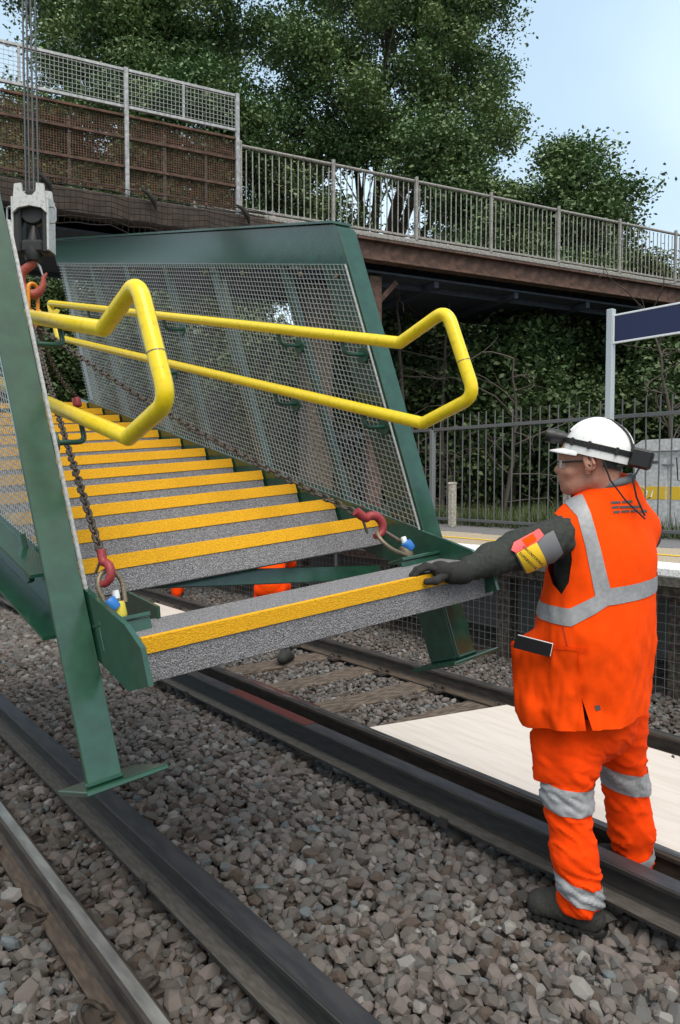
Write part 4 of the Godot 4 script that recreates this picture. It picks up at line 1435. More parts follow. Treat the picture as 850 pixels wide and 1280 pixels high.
	obj("mesh_stub", box_mesh(Vector3(0.02, 0.16, 0.03), 0.003, Vector3(-0.045, 0.36, -0.665)), M.green_paint, t)
	# far lifting point
	obj("lifting_point", disc(0.03, 0.06), M.hook_red, t, at(Vector3(1.15, 12 * RISE + 0.02, -12 * GOING)))

func bends(pts: Array) -> Array:
	var out := [pts[0]]
	for i in range(1, pts.size() - 1):
		# two tight kinks where the runs turn, wide bends at the loop's end
		var r := 0.02 if i == 1 or i == pts.size() - 2 else 0.055
		var seg := rounded([pts[i - 1], pts[i], pts[i + 1]], r, 7)
		for k in range(1, seg.size() - 1):
			out.append(seg[k])
	out.append(pts[-1])
	return out

func bar_mesh(a: Vector3, b: Vector3, w: float, th: float) -> ArrayMesh:
	var st := S()
	bar(st, a, b, w, th, Vector3(0, 0, 1), 0.002)
	return done(st)

func disc(r: float, h: float) -> ArrayMesh:
	var st := S()
	tube(st, [Vector3.ZERO, Vector3(0, h * 0.15, 0), Vector3(0, h * 0.85, 0), Vector3(0, h, 0)], [r * 0.9, r, r, r * 0.9], 14)
	return done(st)

# ------------------------------------------------------------------ crane hook and slings
func link_mesh(len: float, wide: float, r: float, sides := 5) -> ArrayMesh:
	var p := []
	var a := wide * 0.5 - r
	var hh := len * 0.5 - r - a
	for k in 5:
		var t := PI * k / 4.0
		p.append(Vector3(cos(t) * a, hh + sin(t) * a, 0))
	for k in 5:
		var t := PI + PI * k / 4.0
		p.append(Vector3(cos(t) * a, -hh + sin(t) * a, 0))
	return tube_mesh(p, r, sides, true)

func chain(parent: Node3D, a: Vector3, b: Vector3, mesh: Mesh, step: float, sag: float) -> void:
	var n := int(a.distance_to(b) / step)
	var prev := a
	for k in n:
		var t := (k + 0.5) / n
		var e := (k + 1.0) / n
		var q := a.lerp(b, e) + Vector3(0, -sag * sin(e * PI), 0)
		var c := (prev + q) * 0.5
		var y := (q - prev).normalized()
		var x := y.cross(Vector3(0.3, 0.2, 1)).normalized()
		var base := Basis(x, y, x.cross(y)).rotated(y, (PI * 0.5 if k % 2 else 0.0) + 0.25 * sin(k * 0.3))
		obj("link", mesh, M.chain_steel, parent, Transform3D(base, c))
		prev = q

func clevis_hook(parent: Node3D, at_pt: Vector3, dir: Vector3, facing: Vector3, size: float, m: Material) -> void:
	# a red sling hook: throat opening sideways, point towards dir
	var y := dir.normalized()
	var x := y.cross(facing).normalized()
	var z := x.cross(y)
	var xf := Transform3D(Basis(x, y, z), at_pt)
	var p := []
	var rr := []
	p.append(Vector3(0, -0.25, 0)); rr.append(0.17)
	p.append(Vector3(0.0, 0.05, 0)); rr.append(0.17)
	for k in 10:
		var a := deg_to_rad(100.0 + 25.0 * k)
		p.append(Vector3(cos(a) * 0.36 + 0.02, 0.62 - sin(a) * 0.40, 0))
		rr.append(lerpf(0.16, 0.10, k / 9.0) + 0.03 * sin(k / 9.0 * PI))
	var q := []
	var r2 := []
	for k in p.size():
		q.append(xf * (p[k] * size)); r2.append(rr[k] * size)
	var hk := obj("sling_hook", tube_mesh(q, r2, 9), m, parent)
	var st := S()
	tube(st, [xf * (Vector3(0.0, 0.02, 0) * size), xf * (Vector3(0.38, 0.55, 0) * size)], 0.05 * size, 6)
	obj("latch", done(st), M.chain_steel, hk)

func lifting_gear() -> void:
	var hb := Vector3(1.248, 2.785, -4.308)
	var t := thing("hook_block", "white and black crane hook block with a red hook on steel ropes", "crane hook", Transform3D(Basis(Vector3.UP, -PSI) * Basis.from_scale(Vector3(0.82, 0.96, 0.85)), hb))
	var k := 0.00443
	var cheek := [Vector2(-0.100, 0.415), Vector2(-0.094, 0.50), Vector2(-0.086, 0.575), Vector2(-0.040, 0.580), Vector2(-0.034, 0.535), Vector2(0.0, 0.512), Vector2(0.032, 0.512), Vector2(0.056, 0.535), Vector2(0.060, 0.580), Vector2(0.108, 0.575), Vector2(0.118, 0.50), Vector2(0.124, 0.415), Vector2(0.09, 0.443), Vector2(0.012, 0.456), Vector2(-0.066, 0.443)]
	for z in [0.055, -0.075]:
		obj("cheek_plate", prism_mesh(cheek, z, z + 0.02), M.block_white, t)
	for sd in [[-0.086, -0.11], [0.104, 0.125]]:
		var cs := S()
		box(cs, Vector3(sd[0], 0.33, 0), Vector3(0.052, 0.27, 0.10), 0.012)
		obj("weight", done(cs), M.block_black, t)
		obj("edge_plate", box_mesh(Vector3(0.014, 0.30, 0.12), 0.003, Vector3(sd[1], 0.36, 0)), M.block_white, t)
		var hd := S()
		var sg := signf(sd[1])
		tube(hd, rounded([Vector3(sd[1], 0.46, 0.03), Vector3(sd[1] + sg * 0.045, 0.46, 0.03), Vector3(sd[1] + sg * 0.045, 0.37, 0.03), Vector3(sd[1], 0.37, 0.03)], 0.02, 4), 0.006, 6)
		obj("handle", done(hd), M.galvanised, t)
	obj("sheave", disc(0.10, 0.06), M.block_black, t, Transform3D(Basis(Vector3(1, 0, 0), Vector3(0, 0, 1), Vector3(0, -1, 0)), Vector3(0.01, 0.46, -0.03)))
	var ch := S()
	box(ch, Vector3(0.012, 0.235, 0), Vector3(0.15, 0.075, 0.11), 0.015)
	tube(ch, [Vector3(0.005, 0.16, 0), Vector3(0.005, 0.21, 0), Vector3(0.01, 0.36, 0)], [0.05, 0.065, 0.018], 14)
	obj("cross_head", done(ch), M.block_black, t)
	# the hook
	var p := [Vector3(0.005, 0.19, 0), Vector3(0.0, 0.15, 0)]
	var rr := [0.024, 0.026]
	for j in 13:
		var a := deg_to_rad(112.0 + 21.5 * j)
		p.append(Vector3(cos(a) * 0.078 - 0.008, 0.052 + sin(a) * 0.080, 0))
		rr.append(0.026 + 0.010 * sin(j / 12.0 * PI) - 0.010 * j / 12.0)
	p.append(Vector3(0.092, 0.095, 0)); rr.append(0.006)
	var hk := obj("hook", tube_mesh(p, rr, 12), M.crane_red, t)
	obj("latch", tube_mesh([Vector3(0.018, 0.155, 0), Vector3(0.045, 0.13, 0), Vector3(0.066, 0.075, 0)], [0.008, 0.009, 0.006], 8), M.galvanised, hk)
	for x in [-0.030, -0.006, 0.022, 0.036]:
		obj("wire_rope", tube_mesh([Vector3(x, 0.47, 0.02 if x < 0.03 else -0.02), Vector3(x + 0.006, 24.0, 0.0)], 0.0062, 6), M.rope_steel, t)
	# master link and small links on the hook
	var ml := thing("master_link", "orange master link hanging in the red crane hook", "lifting link", at(hb, -PSI))
	obj("ring", tube_mesh(ring_pts(0.030, 0.175, 0.012, 10), 0.0105, 9, true), M.link_orange, ml, Transform3D(Basis(Vector3.UP, 1.05), Vector3(-0.004, -0.055, 0)))
	for q in [[-0.030, -0.150, 0.5], [0.030, -0.155, -0.6], [0.0, -0.165, 1.6]]:
		obj("small_ring", tube_mesh(ring_pts(0.026, 0.085, 0.01, 8), 0.0085, 8, true), M.link_orange, ml, Transform3D(Basis(Vector3(0, 0, 1), q[0] * 22.0).rotated(Vector3.UP, q[2]), Vector3(q[0], q[1], 0)))
	obj("load_tag", prism_mesh([Vector2(0, -0.012), Vector2(0.05, 0.010), Vector2(0.085, 0.034), Vector2(0.098, 0.058), Vector2(0.078, 0.066), Vector2(0.04, 0.045), Vector2(0, 0.012)], -0.002, 0.002, Transform3D(Basis(), Vector3(0.055, -0.175, 0.02))), M.lug_yellow, ml)
	var f := stair_frame()
	var top := hb + Vector3(0.0, -0.19, 0.0)
	var lk := link_mesh(0.046, 0.031, 0.0052)
	# near left leg
	var e1: Vector3 = f * Vector3(0.038, 0.262, -0.248)
	var c1 := thing("chain_sling", "rusty chain with red hook running down to the left lifting point", "chain", Transform3D(), "lifting chains")
	chain(c1, top + Vector3(-0.012, 0, 0.01), e1, lk, 0.0335, 0.02)
	clevis_hook(c1, e1 + (e1 - top).normalized() * 0.01, (e1 - top).normalized() * 0.4 + Vector3(0.05, -1, 0), Vector3(-0.6, 0.1, 0.3), 0.078, M.hook_red)
	# near right leg
	var e2: Vector3 = f * Vector3(1.018, 0.262, -0.245)
	var c2 := thing("chain_sling", "rusty chain with red hook crossing to the right lifting point", "chain", Transform3D(), "lifting chains")
	chain(c2, top + Vector3(0.03, -0.02, 0.0), e2, lk, 0.0335, 0.05)
	clevis_hook(c2, e2, f.basis * Vector3(0.85, -0.80, 0.0), Vector3(-0.4, 0.25, 1), 0.105, M.hook_red)
	# far legs
	var e3: Vector3 = f * Vector3(1.15, 12 * RISE + 0.10, -12 * GOING)
	var c3 := thing("chain_sling", "rusty chain hanging down to the far right top step", "chain", Transform3D(), "lifting chains")
	chain(c3, top + Vector3(0.015, 0, -0.015), e3, lk, 0.0335, 0.06)
	var e4: Vector3 = f * Vector3(0.12, 12 * RISE + 0.10, -12 * GOING)
	var c4 := thing("chain_sling", "rusty chain hidden behind the left post, going to the far left step", "chain", Transform3D(), "lifting chains")
	chain(c4, top + Vector3(-0.02, 0, -0.015), e4, lk, 0.0335, 0.06)

func ring_pts(half: float, len: float, _r: float, n: int) -> Array:
	var p := []
	var hh := len * 0.5 - half
	for k in n:
		var t := PI * k / (n - 1.0)
		p.append(Vector3(cos(t) * half, hh + sin(t) * half, 0))
	for k in n:
		var t := PI + PI * k / (n - 1.0)
		p.append(Vector3(cos(t) * half, -hh + sin(t) * half, 0))
	return p

# ------------------------------------------------------------------ boards on the track
func boards() -> void:
	var up := Transform3D(Basis(Vector3(1, 0, 0), Vector3(0, 0, 1), Vector3(0, 1, 0)), Vector3.ZERO)
	var a := obj("plywood_board", prism_mesh([Vector2(3.13, -3.78), Vector2(4.365, -3.50), Vector2(4.365, -0.4), Vector2(3.13, -0.4)], 0.034, 0.052, up), M.plywood)
	tag(a, "large pale plywood sheet lying between the rails behind the worker", "board")
	var b := obj("plywood_board", prism_mesh([Vector2(3.45, -8.05), Vector2(4.25, -7.95), Vector2(4.25, -9.4), Vector2(3.45, -9.5)], 0.03, 0.05, up), M.plywood)
	tag(b, "small pale board far off between the rails, seen under the stair", "board")

# ------------------------------------------------------------------ people
func plain_worker(called: String, label: String, where: Transform3D, crouch: bool) -> void:
	var p := thing(called, label, "person", where, "workers beyond the stair flight")
	var hip := 0.46 if crouch else 0.92
	var lean := 0.34 if crouch else 0.04
	var hipp := Vector3(0, hip, 0)
	var chest := hipp + Vector3(lean, 0.38 if crouch else 0.46, 0)
	var head := chest + Vector3(0.14 if crouch else 0.02, 0.26, 0)
	var bones := [bone(hipp, chest, 0.12, 0.13, Vector3(1, 0, 0), 1.2), bone(chest, head, 0.055, 0.06), bone(head + Vector3(0, 0.03, 0), head + Vector3(0.015, 0.08, 0), 0.09, 0.088)]
	var legs := []
	var arms := []
	var feet := []
	for s in [-1.0, 1.0]:
		var h := hipp + Vector3(0, -0.03, s * 0.09)
		var kn := Vector3(0.30, 0.42, s * 0.14) if crouch else Vector3(0.03, 0.49, s * 0.10)
		var an := Vector3(0.02 if crouch else 0.0, 0.10, s * 0.13)
		legs += [bone(h, kn, 0.105, 0.082), bone(kn, an, 0.085, 0.078)]
		feet.append([bone(an + Vector3(-0.04, -0.05, 0), an + Vector3(0.15, -0.06, 0.01 * s), 0.045, 0.04), bone(an + Vector3(0, 0.02, 0), an + Vector3(0, -0.05, 0), 0.05, 0.05)])
		var sh := chest + Vector3(0, 0.06, s * 0.19)
		var el := sh + (Vector3(0.16, -0.22, s * 0.03) if crouch else Vector3(0.0, -0.29, s * 0.06))
		var wr := el + (Vector3(0.16, -0.16, -s * 0.04) if crouch else Vector3(0.12, -0.22, -s * 0.02))
		arms += [bone(sh, el, 0.065, 0.055), bone(el, wr, 0.055, 0.042)]
		bones += [bone(wr, wr + (wr - el).normalized() * 0.08, 0.032, 0.036)]
	bones += legs.map(func(q): return bone(q[0], q[1], q[2] * 0.7, q[3] * 0.7)) + arms.map(func(q): return bone(q[0], q[1], q[2] * 0.7, q[3] * 0.7))
	obj("body", skin(solid(bones, 0.02, 0.03)), M.skin, p)
	var wav := FastNoiseLite.new()
	wav.frequency = 7.0
	var crease := func(v: Vector3) -> float: return wav.get_noise_3dv(v) * 0.008
	var tr := solid([bone(hipp + Vector3(0, 0.06, 0), hipp, 0.145, 0.15, Vector3(1, 0, 0), 1.15)] + legs, 0.02, 0.03, crease)
	obj("trousers", skin(tr), M.orange_cloth_trousers, p)
	obj("jacket", skin(solid([bone(hipp + Vector3(0, 0.02, 0), chest, 0.165, 0.17, Vector3(1, 0, 0), 1.2), bone(chest + Vector3(0, 0.06, -0.17), chest + Vector3(0, 0.06, 0.17), 0.085, 0.085)] + arms, 0.02, 0.03, crease)), M.orange_cloth, p)
	for q in feet:
		obj("boot", skin(solid(q, 0.016, 0.02)), M.boot, p)
	if not crouch:
		for y in [0.22, 0.45]:
			obj("reflective_band", skin(clip(tr, [Plane(Vector3(0, 1, 0), Vector3(0, y + 0.03, 0)), Plane(Vector3(0, -1, 0), Vector3(0, y - 0.03, 0))]), 0.004), M.reflective, p)
	var hm := S()
	var hc := head + Vector3(0.0, 0.08, 0)
	tube(hm, [hc, hc + Vector3(0, 0.03, 0), hc + Vector3(0, 0.07, 0), hc + Vector3(0, 0.10, 0), hc + Vector3(0, 0.115, 0)], [0.135, 0.125, 0.11, 0.075, 0.01], 16)
	obj("helmet", done(hm), M.helmet_white, p)

func far_workers() -> void:
	plain_worker("person", "worker standing far off beyond the stair, only orange trouser cuffs and boots show", at(Vector3(4.7813, 0.0000, -9.8291), 2.6), false)
	plain_worker("person", "crouching worker in orange behind the lowest tread", at(Vector3(4.7494, -0.0000, -7.3194), 0.9), true)
	var b := thing("work_bag", "black bag lying on a sleeper below the lowest tread", "bag", at(Vector3(3.8965, 0.0000, -5.7585), 0.6))
	obj("body", skin(solid([bone(Vector3(-0.07, 0.05, 0), Vector3(0.02, 0.07, 0), 0.05, 0.062), bone(Vector3(0.02, 0.06, 0), Vector3(0.12, 0.03, 0.02), 0.055, 0.035)], 0.012, 0.03)), M.black_rubber, b)
	obj("strap", tube_mesh(rounded([Vector3(-0.06, 0.09, 0), Vector3(-0.03, 0.125, 0.01), Vector3(0.03, 0.14, 0.01), Vector3(0.06, 0.10, 0)], 0.03, 4), 0.008, 6), M.black_plastic, b)

# the worker in front; his axes: x to the right of the picture, y up, z towards the viewpoint
func supervisor() -> void:
	var p := thing("person", "worker in orange hi-vis vest and white helmet steadying the lowest tread", "person", at(Vector3(2.6281, 0.0000, -1.6455), -PSI))
	var apex := Vector3(-1.0378, 1.7400, 2.9219)  # outlines on the clothes are cut along the sight lines to this point
	var F := Vector3(-0.72, 0, -0.69)
	var wave := FastNoiseLite.new()
	wave.seed = 31
	wave.frequency = 1.0
	wave.fractal_octaves = 3
	# --- head in its own axes: face towards -x, left ear at +z
	var hx := Transform3D(Basis(Vector3.UP, -0.45), Vector3(-0.068, 1.795, 0.055))
	var hd := [bone(Vector3(0.018, 0.040, 0), Vector3(-0.012, 0.045, 0), 0.100, 0.098, Vector3(0, 0, 1), 1.22),
		bone(Vector3(-0.035, 0.0, 0), Vector3(-0.055, -0.055, 0), 0.074, 0.060, Vector3(0, 0, 1), 1.12),
		bone(Vector3(-0.070, -0.082, 0), Vector3(-0.086, -0.095, 0), 0.030, 0.024),
		bone(Vector3(0.02, -0.055, 0.03), Vector3(-0.06, -0.088, 0.02), 0.035, 0.026), bone(Vector3(0.02, -0.055, -0.03), Vector3(-0.06, -0.088, -0.02), 0.035, 0.026),
		bone(Vector3(-0.096, 0.030, 0.025), Vector3(-0.096, 0.030, -0.025), 0.020, 0.020),
		bone(Vector3(-0.104, 0.012, 0), Vector3(-0.126, -0.022, 0), 0.0085, 0.013),
		bone(Vector3(-0.110, -0.024, 0.010), Vector3(-0.110, -0.024, -0.010), 0.010, 0.010),
		bone(Vector3(-0.088, -0.028, 0.028), Vector3(-0.070, -0.030, 0.044), 0.024, 0.022), bone(Vector3(-0.088, -0.028, -0.028), Vector3(-0.070, -0.030, -0.044), 0.024, 0.022),
		bone(Vector3(-0.103, -0.050, 0.016), Vector3(-0.103, -0.050, -0.016), 0.0085, 0.0085), bone(Vector3(-0.100, -0.064, 0.014), Vector3(-0.100, -0.064, -0.014), 0.0095, 0.0095),
		bone(Vector3(0.040, -0.02, 0), Vector3(0.055, -0.14, -0.02), 0.066, 0.056)]
	var head := solid(hd, 0.0045, 0.022)
	var ears := []
	for s in [1.0, -1.0]:
		ears.append(solid([bone(Vector3(0.004, 0.016, 0.086 * s), Vector3(0.010, -0.008, 0.090 * s), 0.023, 0.020, Vector3(0.25, 0, 1), 2.4), bone(Vector3(0.0, -0.022, 0.086 * s), Vector3(0.0, -0.033, 0.083 * s), 0.013, 0.010, Vector3(0, 0, 1), 1.6), bone(Vector3(0.014, 0.026, 0.096 * s), Vector3(0.024, 0.000, 0.098 * s), 0.005, 0.006)], 0.003, 0.008))
	var under := solid([bone(Vector3(-0.01, 0.85, 0), Vector3(-0.01, 1.42, 0.0), 0.15, 0.17, F, 1.35), bone(Vector3(0.0, 1.50, 0.01), Vector3(-0.02, 1.66, 0.025), 0.055, 0.05), bone(Vector3(-0.10, 0.80, 0.03), Vector3(-0.155, 0.49, 0.096), 0.085, 0.06), bone(Vector3(-0.155, 0.49, 0.096), Vector3(-0.128, 0.10, 0.15), 0.06, 0.04), bone(Vector3(0.10, 0.80, -0.09), Vector3(0.171, 0.43, -0.172), 0.085, 0.06), bone(Vector3(0.171, 0.43, -0.172), Vector3(0.234, 0.08, -0.19), 0.06, 0.04), bone(Vector3(-0.17, 1.53, 0.11), Vector3(-0.40, 1.475, 0.25), 0.055, 0.045), bone(Vector3(-0.40, 1.475, 0.25), Vector3(-0.60, 1.42, 0.35), 0.045, 0.03), bone(Vector3(0.18, 1.53, -0.11), Vector3(0.10, 1.28, -0.33), 0.055, 0.045), bone(Vector3(0.10, 1.28, -0.33), Vector3(0.0, 1.09, -0.42), 0.045, 0.03)], 0.016, 0.03)
	obj("body", skin(join([moved(head, hx), moved(ears[0], hx), moved(ears[1], hx), under])), M.skin, p)
	var eyes := S()
	for s in [1.0, -1.0]:
		var g := [Vector3(-0.098, 0.006, 0.030 * s)]
		tube(eyes, [hx * (g[0] + Vector3(0.004, 0, 0)), hx * (g[0] + Vector3(-0.006, 0, 0))], 0.010, 8)
	obj("eyes", done(eyes), M.paper, p)
	obj("hair", skin(clip(moved(solid([bone(Vector3(0.035, 0.03, 0), Vector3(0.062, -0.015, 0), 0.093, 0.070, Vector3(0, 0, 1), 1.13)], 0.008, 0.02), hx), [Plane(Vector3(0, -1, 0), Vector3(0, 1.785, 0))])), M.hair, p)
	# --- jumper
	var knit := func(v: Vector3) -> float:
		return wave.get_noise_3d(v.x * 16.0, v.y * 9.0, v.z * 16.0) * 0.005 - minf(absf(wave.get_noise_3d(v.x * 13.0 + 7.0, v.y * 5.0, v.z * 9.0)), 0.25) * 0.020 + 0.004
	var armL := [bone(Vector3(-0.175, 1.525, 0.11), Vector3(-0.385, 1.480, 0.245), 0.080, 0.070), bone(Vector3(-0.385, 1.480, 0.245), Vector3(-0.50, 1.450, 0.298), 0.070, 0.052), bone(Vector3(-0.50, 1.450, 0.298), Vector3(-0.612, 1.414, 0.348), 0.052, 0.037)]
	var armR := [bone(Vector3(0.19, 1.52, -0.115), Vector3(0.10, 1.27, -0.33), 0.080, 0.070), bone(Vector3(0.10, 1.27, -0.33), Vector3(0.0, 1.10, -0.42), 0.068, 0.046)]
	var sleeve := solid(armL, 0.009, 0.03, knit)
	obj("jumper", skin(join([solid([bone(Vector3(-0.02, 0.95, 0), Vector3(-0.005, 1.40, 0), 0.225, 0.225, F, 1.4), bone(Vector3(-0.165, 1.50, 0.105), Vector3(0.18, 1.51, -0.115), 0.085, 0.085)] + armR, 0.016, 0.05), sleeve])), M.jumper, p)
	var ring := []
	for k in 24:
		var a := TAU * k / 24.0
		ring.append(Vector3(0.008 + cos(a) * 0.084, 1.722 + cos(a) * 0.022, 0.040 + sin(a) * 0.080))
	obj("collar", tube_mesh(ring, 0.017, 8, true), M.collar_grey, p)
	# --- vest
	var drape := func(v: Vector3) -> float:
		var low := smoothstep(1.45, 0.9, v.y)
		return wave.get_noise_3d(v.x * 6.5, v.y * 2.0, v.z * 6.5) * 0.014 * (0.35 + low) - absf(wave.get_noise_3d(v.x * 5.0 + 3.0, v.y * 2.6 + v.x * 2.0, v.z * 5.0)) * 0.026 * low + wave.get_noise_3d(v.x * 17.0, v.y * 7.0, v.z * 15.0) * 0.0025
	var vest := solid([
		bone(Vector3(-0.030, 0.70, 0.0), Vector3(-0.020, 1.12, 0.0), 0.288, 0.274, F, 1.34),
		bone(Vector3(-0.020, 1.12, 0.0), Vector3(0.0, 1.40, 0.0), 0.278, 0.256, F, 1.32),
		bone(Vector3(0.0, 1.40, 0.0), Vector3(0.0, 1.52, 0.01), 0.235, 0.19, F, 1.45),
		bone(Vector3(-0.150, 1.530, 0.095), Vector3(0.165, 1.525, -0.105), 0.096, 0.092),
		bone(Vector3(0.035, 1.672, 0.040), Vector3(-0.110, 1.595, 0.090), 0.078, 0.068),
		bone(Vector3(0.035, 1.672, 0.040), Vector3(0.165, 1.555, -0.085), 0.078, 0.080),
		bone(Vector3(0.02, 1.60, 0.02), Vector3(0.01, 1.45, 0.0), 0.13, 0.20, F, 1.35),
		bone(Vector3(-0.265, 1.04, 0.060), Vector3(-0.250, 0.86, 0.075), 0.100, 0.112, Vector3(-0.35, 0, 0.94), 1.5)], 0.010, 0.06, drape)
	vest = clip(vest, [Plane(Vector3(0.05, -1, 0.12).normalized(), Vector3(0, 0.790, 0.0))])
	vest = clip(vest, [Plane(Vector3(-0.24, 1, 0.0).normalized(), Vector3(-0.09, 0.795, 0)), Plane(Vector3(-1, 0, 0), Vector3(-0.09, 0, 0))], false)
	var hole := [Vector3(-0.2916, 1.5707, 0.1767), Vector3(-0.2738, 1.6034, 0.1753), Vector3(-0.2441, 1.6123, 0.1749), Vector3(-0.2114, 1.5915, 0.1758), Vector3(-0.1846, 1.5202, 0.1790), Vector3(-0.1757, 1.4371, 0.1828), Vector3(-0.1876, 1.3539, 0.1866), Vector3(-0.2143, 1.3094, 0.1886), Vector3(-0.2470, 1.3480, 0.1869), Vector3(-0.2678, 1.4133, 0.1839), Vector3(-0.2886, 1.4905, 0.1804)]
	var slit := [Vector3(-0.1400, 0.9262, 0.2060), Vector3(-0.0984, 0.8015, 0.2117), Vector3(-0.1222, 0.7956, 0.2119)]
	var near := Plane(Vector3(0.3, 0, -0.95), Vector3(0, 0, 0.0))
	vest = clip(vest, cone(hole, apex) + [near], false)
	vest = clip(vest, cone(slit, apex) + [near], false)
	var vo := obj("vest", skin(vest), M.orange_cloth, p)
	# binding round the armhole
	var strip := func(called: String, outline: Array, lift: float, m: Material, from: Dictionary, parent: Node) -> void:
		var d := clip(from, cone(outline, apex) + [near])
		if d.i.size():
			obj(called, skin(d, lift), m, parent)
	# reflective tape: round the waist and over the shoulder
	var tape_a := clip(vest, [Plane(Vector3(-0.11, 1, 0.0), Vector3(0.0, 1.345, 0)), Plane(Vector3(0.11, -1, 0.0), Vector3(0.0, 1.283, 0)), Plane(Vector3(-1, 0, 0), Vector3(-0.062, 0, 0))])
	obj("reflective_band", skin(tape_a, 0.003), M.reflective, vo)
	var tape_b := clip(vest, [Plane(Vector3(-0.62, 1, 0.0), Vector3(-0.062, 1.338, 0)), Plane(Vector3(0.62, -1, 0.0), Vector3(-0.062, 1.276, 0)), Plane(Vector3(1, 0, 0), Vector3(-0.0622, 0, 0)), Plane(Vector3(-1, 0, 0), Vector3(-0.19, 0, 0))])
	obj("reflective_band", skin(tape_b, 0.003), M.reflective, vo)
	var tape_c := clip(vest, [Plane(Vector3(0, 1, 0.0), Vector3(0.0, 1.259, 0)), Plane(Vector3(0, -1, 0.0), Vector3(0.0, 1.197, 0)), Plane(Vector3(1, 0, 0), Vector3(-0.1902, 0, 0))])
	obj("reflective_band", skin(tape_c, 0.003), M.reflective, vo)
	strip.call("shoulder_tape", [Vector3(-0.2084, 1.6568, 0.1728), Vector3(-0.1370, 1.6806, 0.1718), Vector3(-0.1073, 1.6123, 0.1749), Vector3(-0.1549, 1.5974, 0.1755)], 0.0028, M.reflective, vest, vo)
	strip.call("shoulder_tape", [Vector3(-0.1555, 1.5974, 0.1755), Vector3(-0.1073, 1.6123, 0.1749), Vector3(-0.0746, 1.4965, 0.1801), Vector3(-0.1251, 1.4846, 0.1807)], 0.0028, M.reflective, vest, vo)
	strip.call("shoulder_tape", [Vector3(-0.1251, 1.4846, 0.1807), Vector3(-0.0746, 1.4965, 0.1801), Vector3(-0.0330, 1.3272, 0.1878), Vector3(-0.0895, 1.3034, 0.1889)], 0.0028, M.reflective, vest, vo)
	strip.call("shoulder_tape", [Vector3(0.1276, 1.6361, 0.1738), Vector3(0.1543, 1.6212, 0.1744), Vector3(0.1722, 1.5559, 0.1774), Vector3(0.1484, 1.5499, 0.1777)], 0.0028, M.reflective, vest, vo)
	# printed lines on the upper back
	for q in [
		[Vector3(-0.0330, 1.6539, 0.1730), Vector3(0.0027, 1.6562, 0.1729), Vector3(0.0045, 1.6473, 0.1733), Vector3(-0.0312, 1.6450, 0.1734)],
		[Vector3(0.0086, 1.6568, 0.1728), Vector3(0.0473, 1.6592, 0.1727), Vector3(0.0491, 1.6503, 0.1731), Vector3(0.0104, 1.6479, 0.1732)],
		[Vector3(-0.0300, 1.6361, 0.1738), Vector3(-0.0032, 1.6384, 0.1737), Vector3(-0.0015, 1.6295, 0.1741), Vector3(-0.0282, 1.6271, 0.1742)],
		[Vector3(-0.0003, 1.6375, 0.1737), Vector3(0.0770, 1.6399, 0.1736), Vector3(0.0788, 1.6310, 0.1740), Vector3(0.0015, 1.6286, 0.1741)],
		[Vector3(-0.0241, 1.6182, 0.1746), Vector3(-0.0003, 1.6206, 0.1745), Vector3(0.0015, 1.6117, 0.1749), Vector3(-0.0223, 1.6093, 0.1750)],
		[Vector3(0.0057, 1.6212, 0.1744), Vector3(0.0354, 1.6236, 0.1743), Vector3(0.0372, 1.6147, 0.1747), Vector3(0.0075, 1.6123, 0.1749)],
		[Vector3(0.0414, 1.6227, 0.1744), Vector3(0.0681, 1.6251, 0.1743), Vector3(0.0699, 1.6162, 0.1747), Vector3(0.0431, 1.6138, 0.1748)],
		[Vector3(0.0741, 1.6212, 0.1744), Vector3(0.1008, 1.6236, 0.1743), Vector3(0.1026, 1.6147, 0.1747), Vector3(0.0758, 1.6123, 0.1749)]]:
		strip.call("print", q, 0.0018, M.print_grey, vest, vo)
	strip.call("mark", [Vector3(-0.0924, 0.8965, 0.2074), Vector3(-0.0746, 0.8995, 0.2072), Vector3(-0.0686, 0.8817, 0.2080), Vector3(-0.0865, 0.8758, 0.2083)], 0.0018, M.print_grey, vest, vo)
	# pocket panel with its opening, a notebook in it
	strip.call("pocket", [Vector3(-0.3957, 1.1223, 0.1971), Vector3(-0.1162, 1.1044, 0.1979), Vector3(-0.1400, 0.9381, 0.2055), Vector3(-0.1222, 0.7688, 0.2131), Vector3(-0.3749, 0.7985, 0.2118)], 0.009, M.orange_cloth, vest, vo)
	strip.call("pocket_hem", [Vector3(-0.3986, 1.1312, 0.1967), Vector3(-0.1162, 1.1133, 0.1975), Vector3(-0.1162, 1.1015, 0.1980), Vector3(-0.3986, 1.1178, 0.1973)], 0.0125, M.orange_cloth_trousers, vest, vo)
	strip.call("seam", [Vector3(-0.2143, 1.1935, 0.1939), Vector3(-0.2084, 1.1935, 0.1939), Vector3(-0.1489, 0.9322, 0.2057), Vector3(-0.1549, 0.9322, 0.2057)], 0.0012, M.orange_trim_dark, vest, vo)
	var nb := thing("notebook", "black notebook sticking out of the worker's vest pocket", "notebook", p.transform * Transform3D(Basis(Vector3(0, 0, 1), -0.20) * Basis(Vector3.UP, -0.35), Vector3(-0.3174, 1.1159, 0.1824)))
	obj("cover", box_mesh(Vector3(0.135, 0.05, 0.004), 0.001, Vector3(0, 0, 0.007)), M.print_black, nb)
	obj("cover", box_mesh(Vector3(0.135, 0.05, 0.004), 0.001, Vector3(0, 0, -0.007)), M.print_black, nb)
	obj("pages", box_mesh(Vector3(0.130, 0.048, 0.0095), 0.0, Vector3(0.0045, 0.0025, 0)), M.paper, nb)
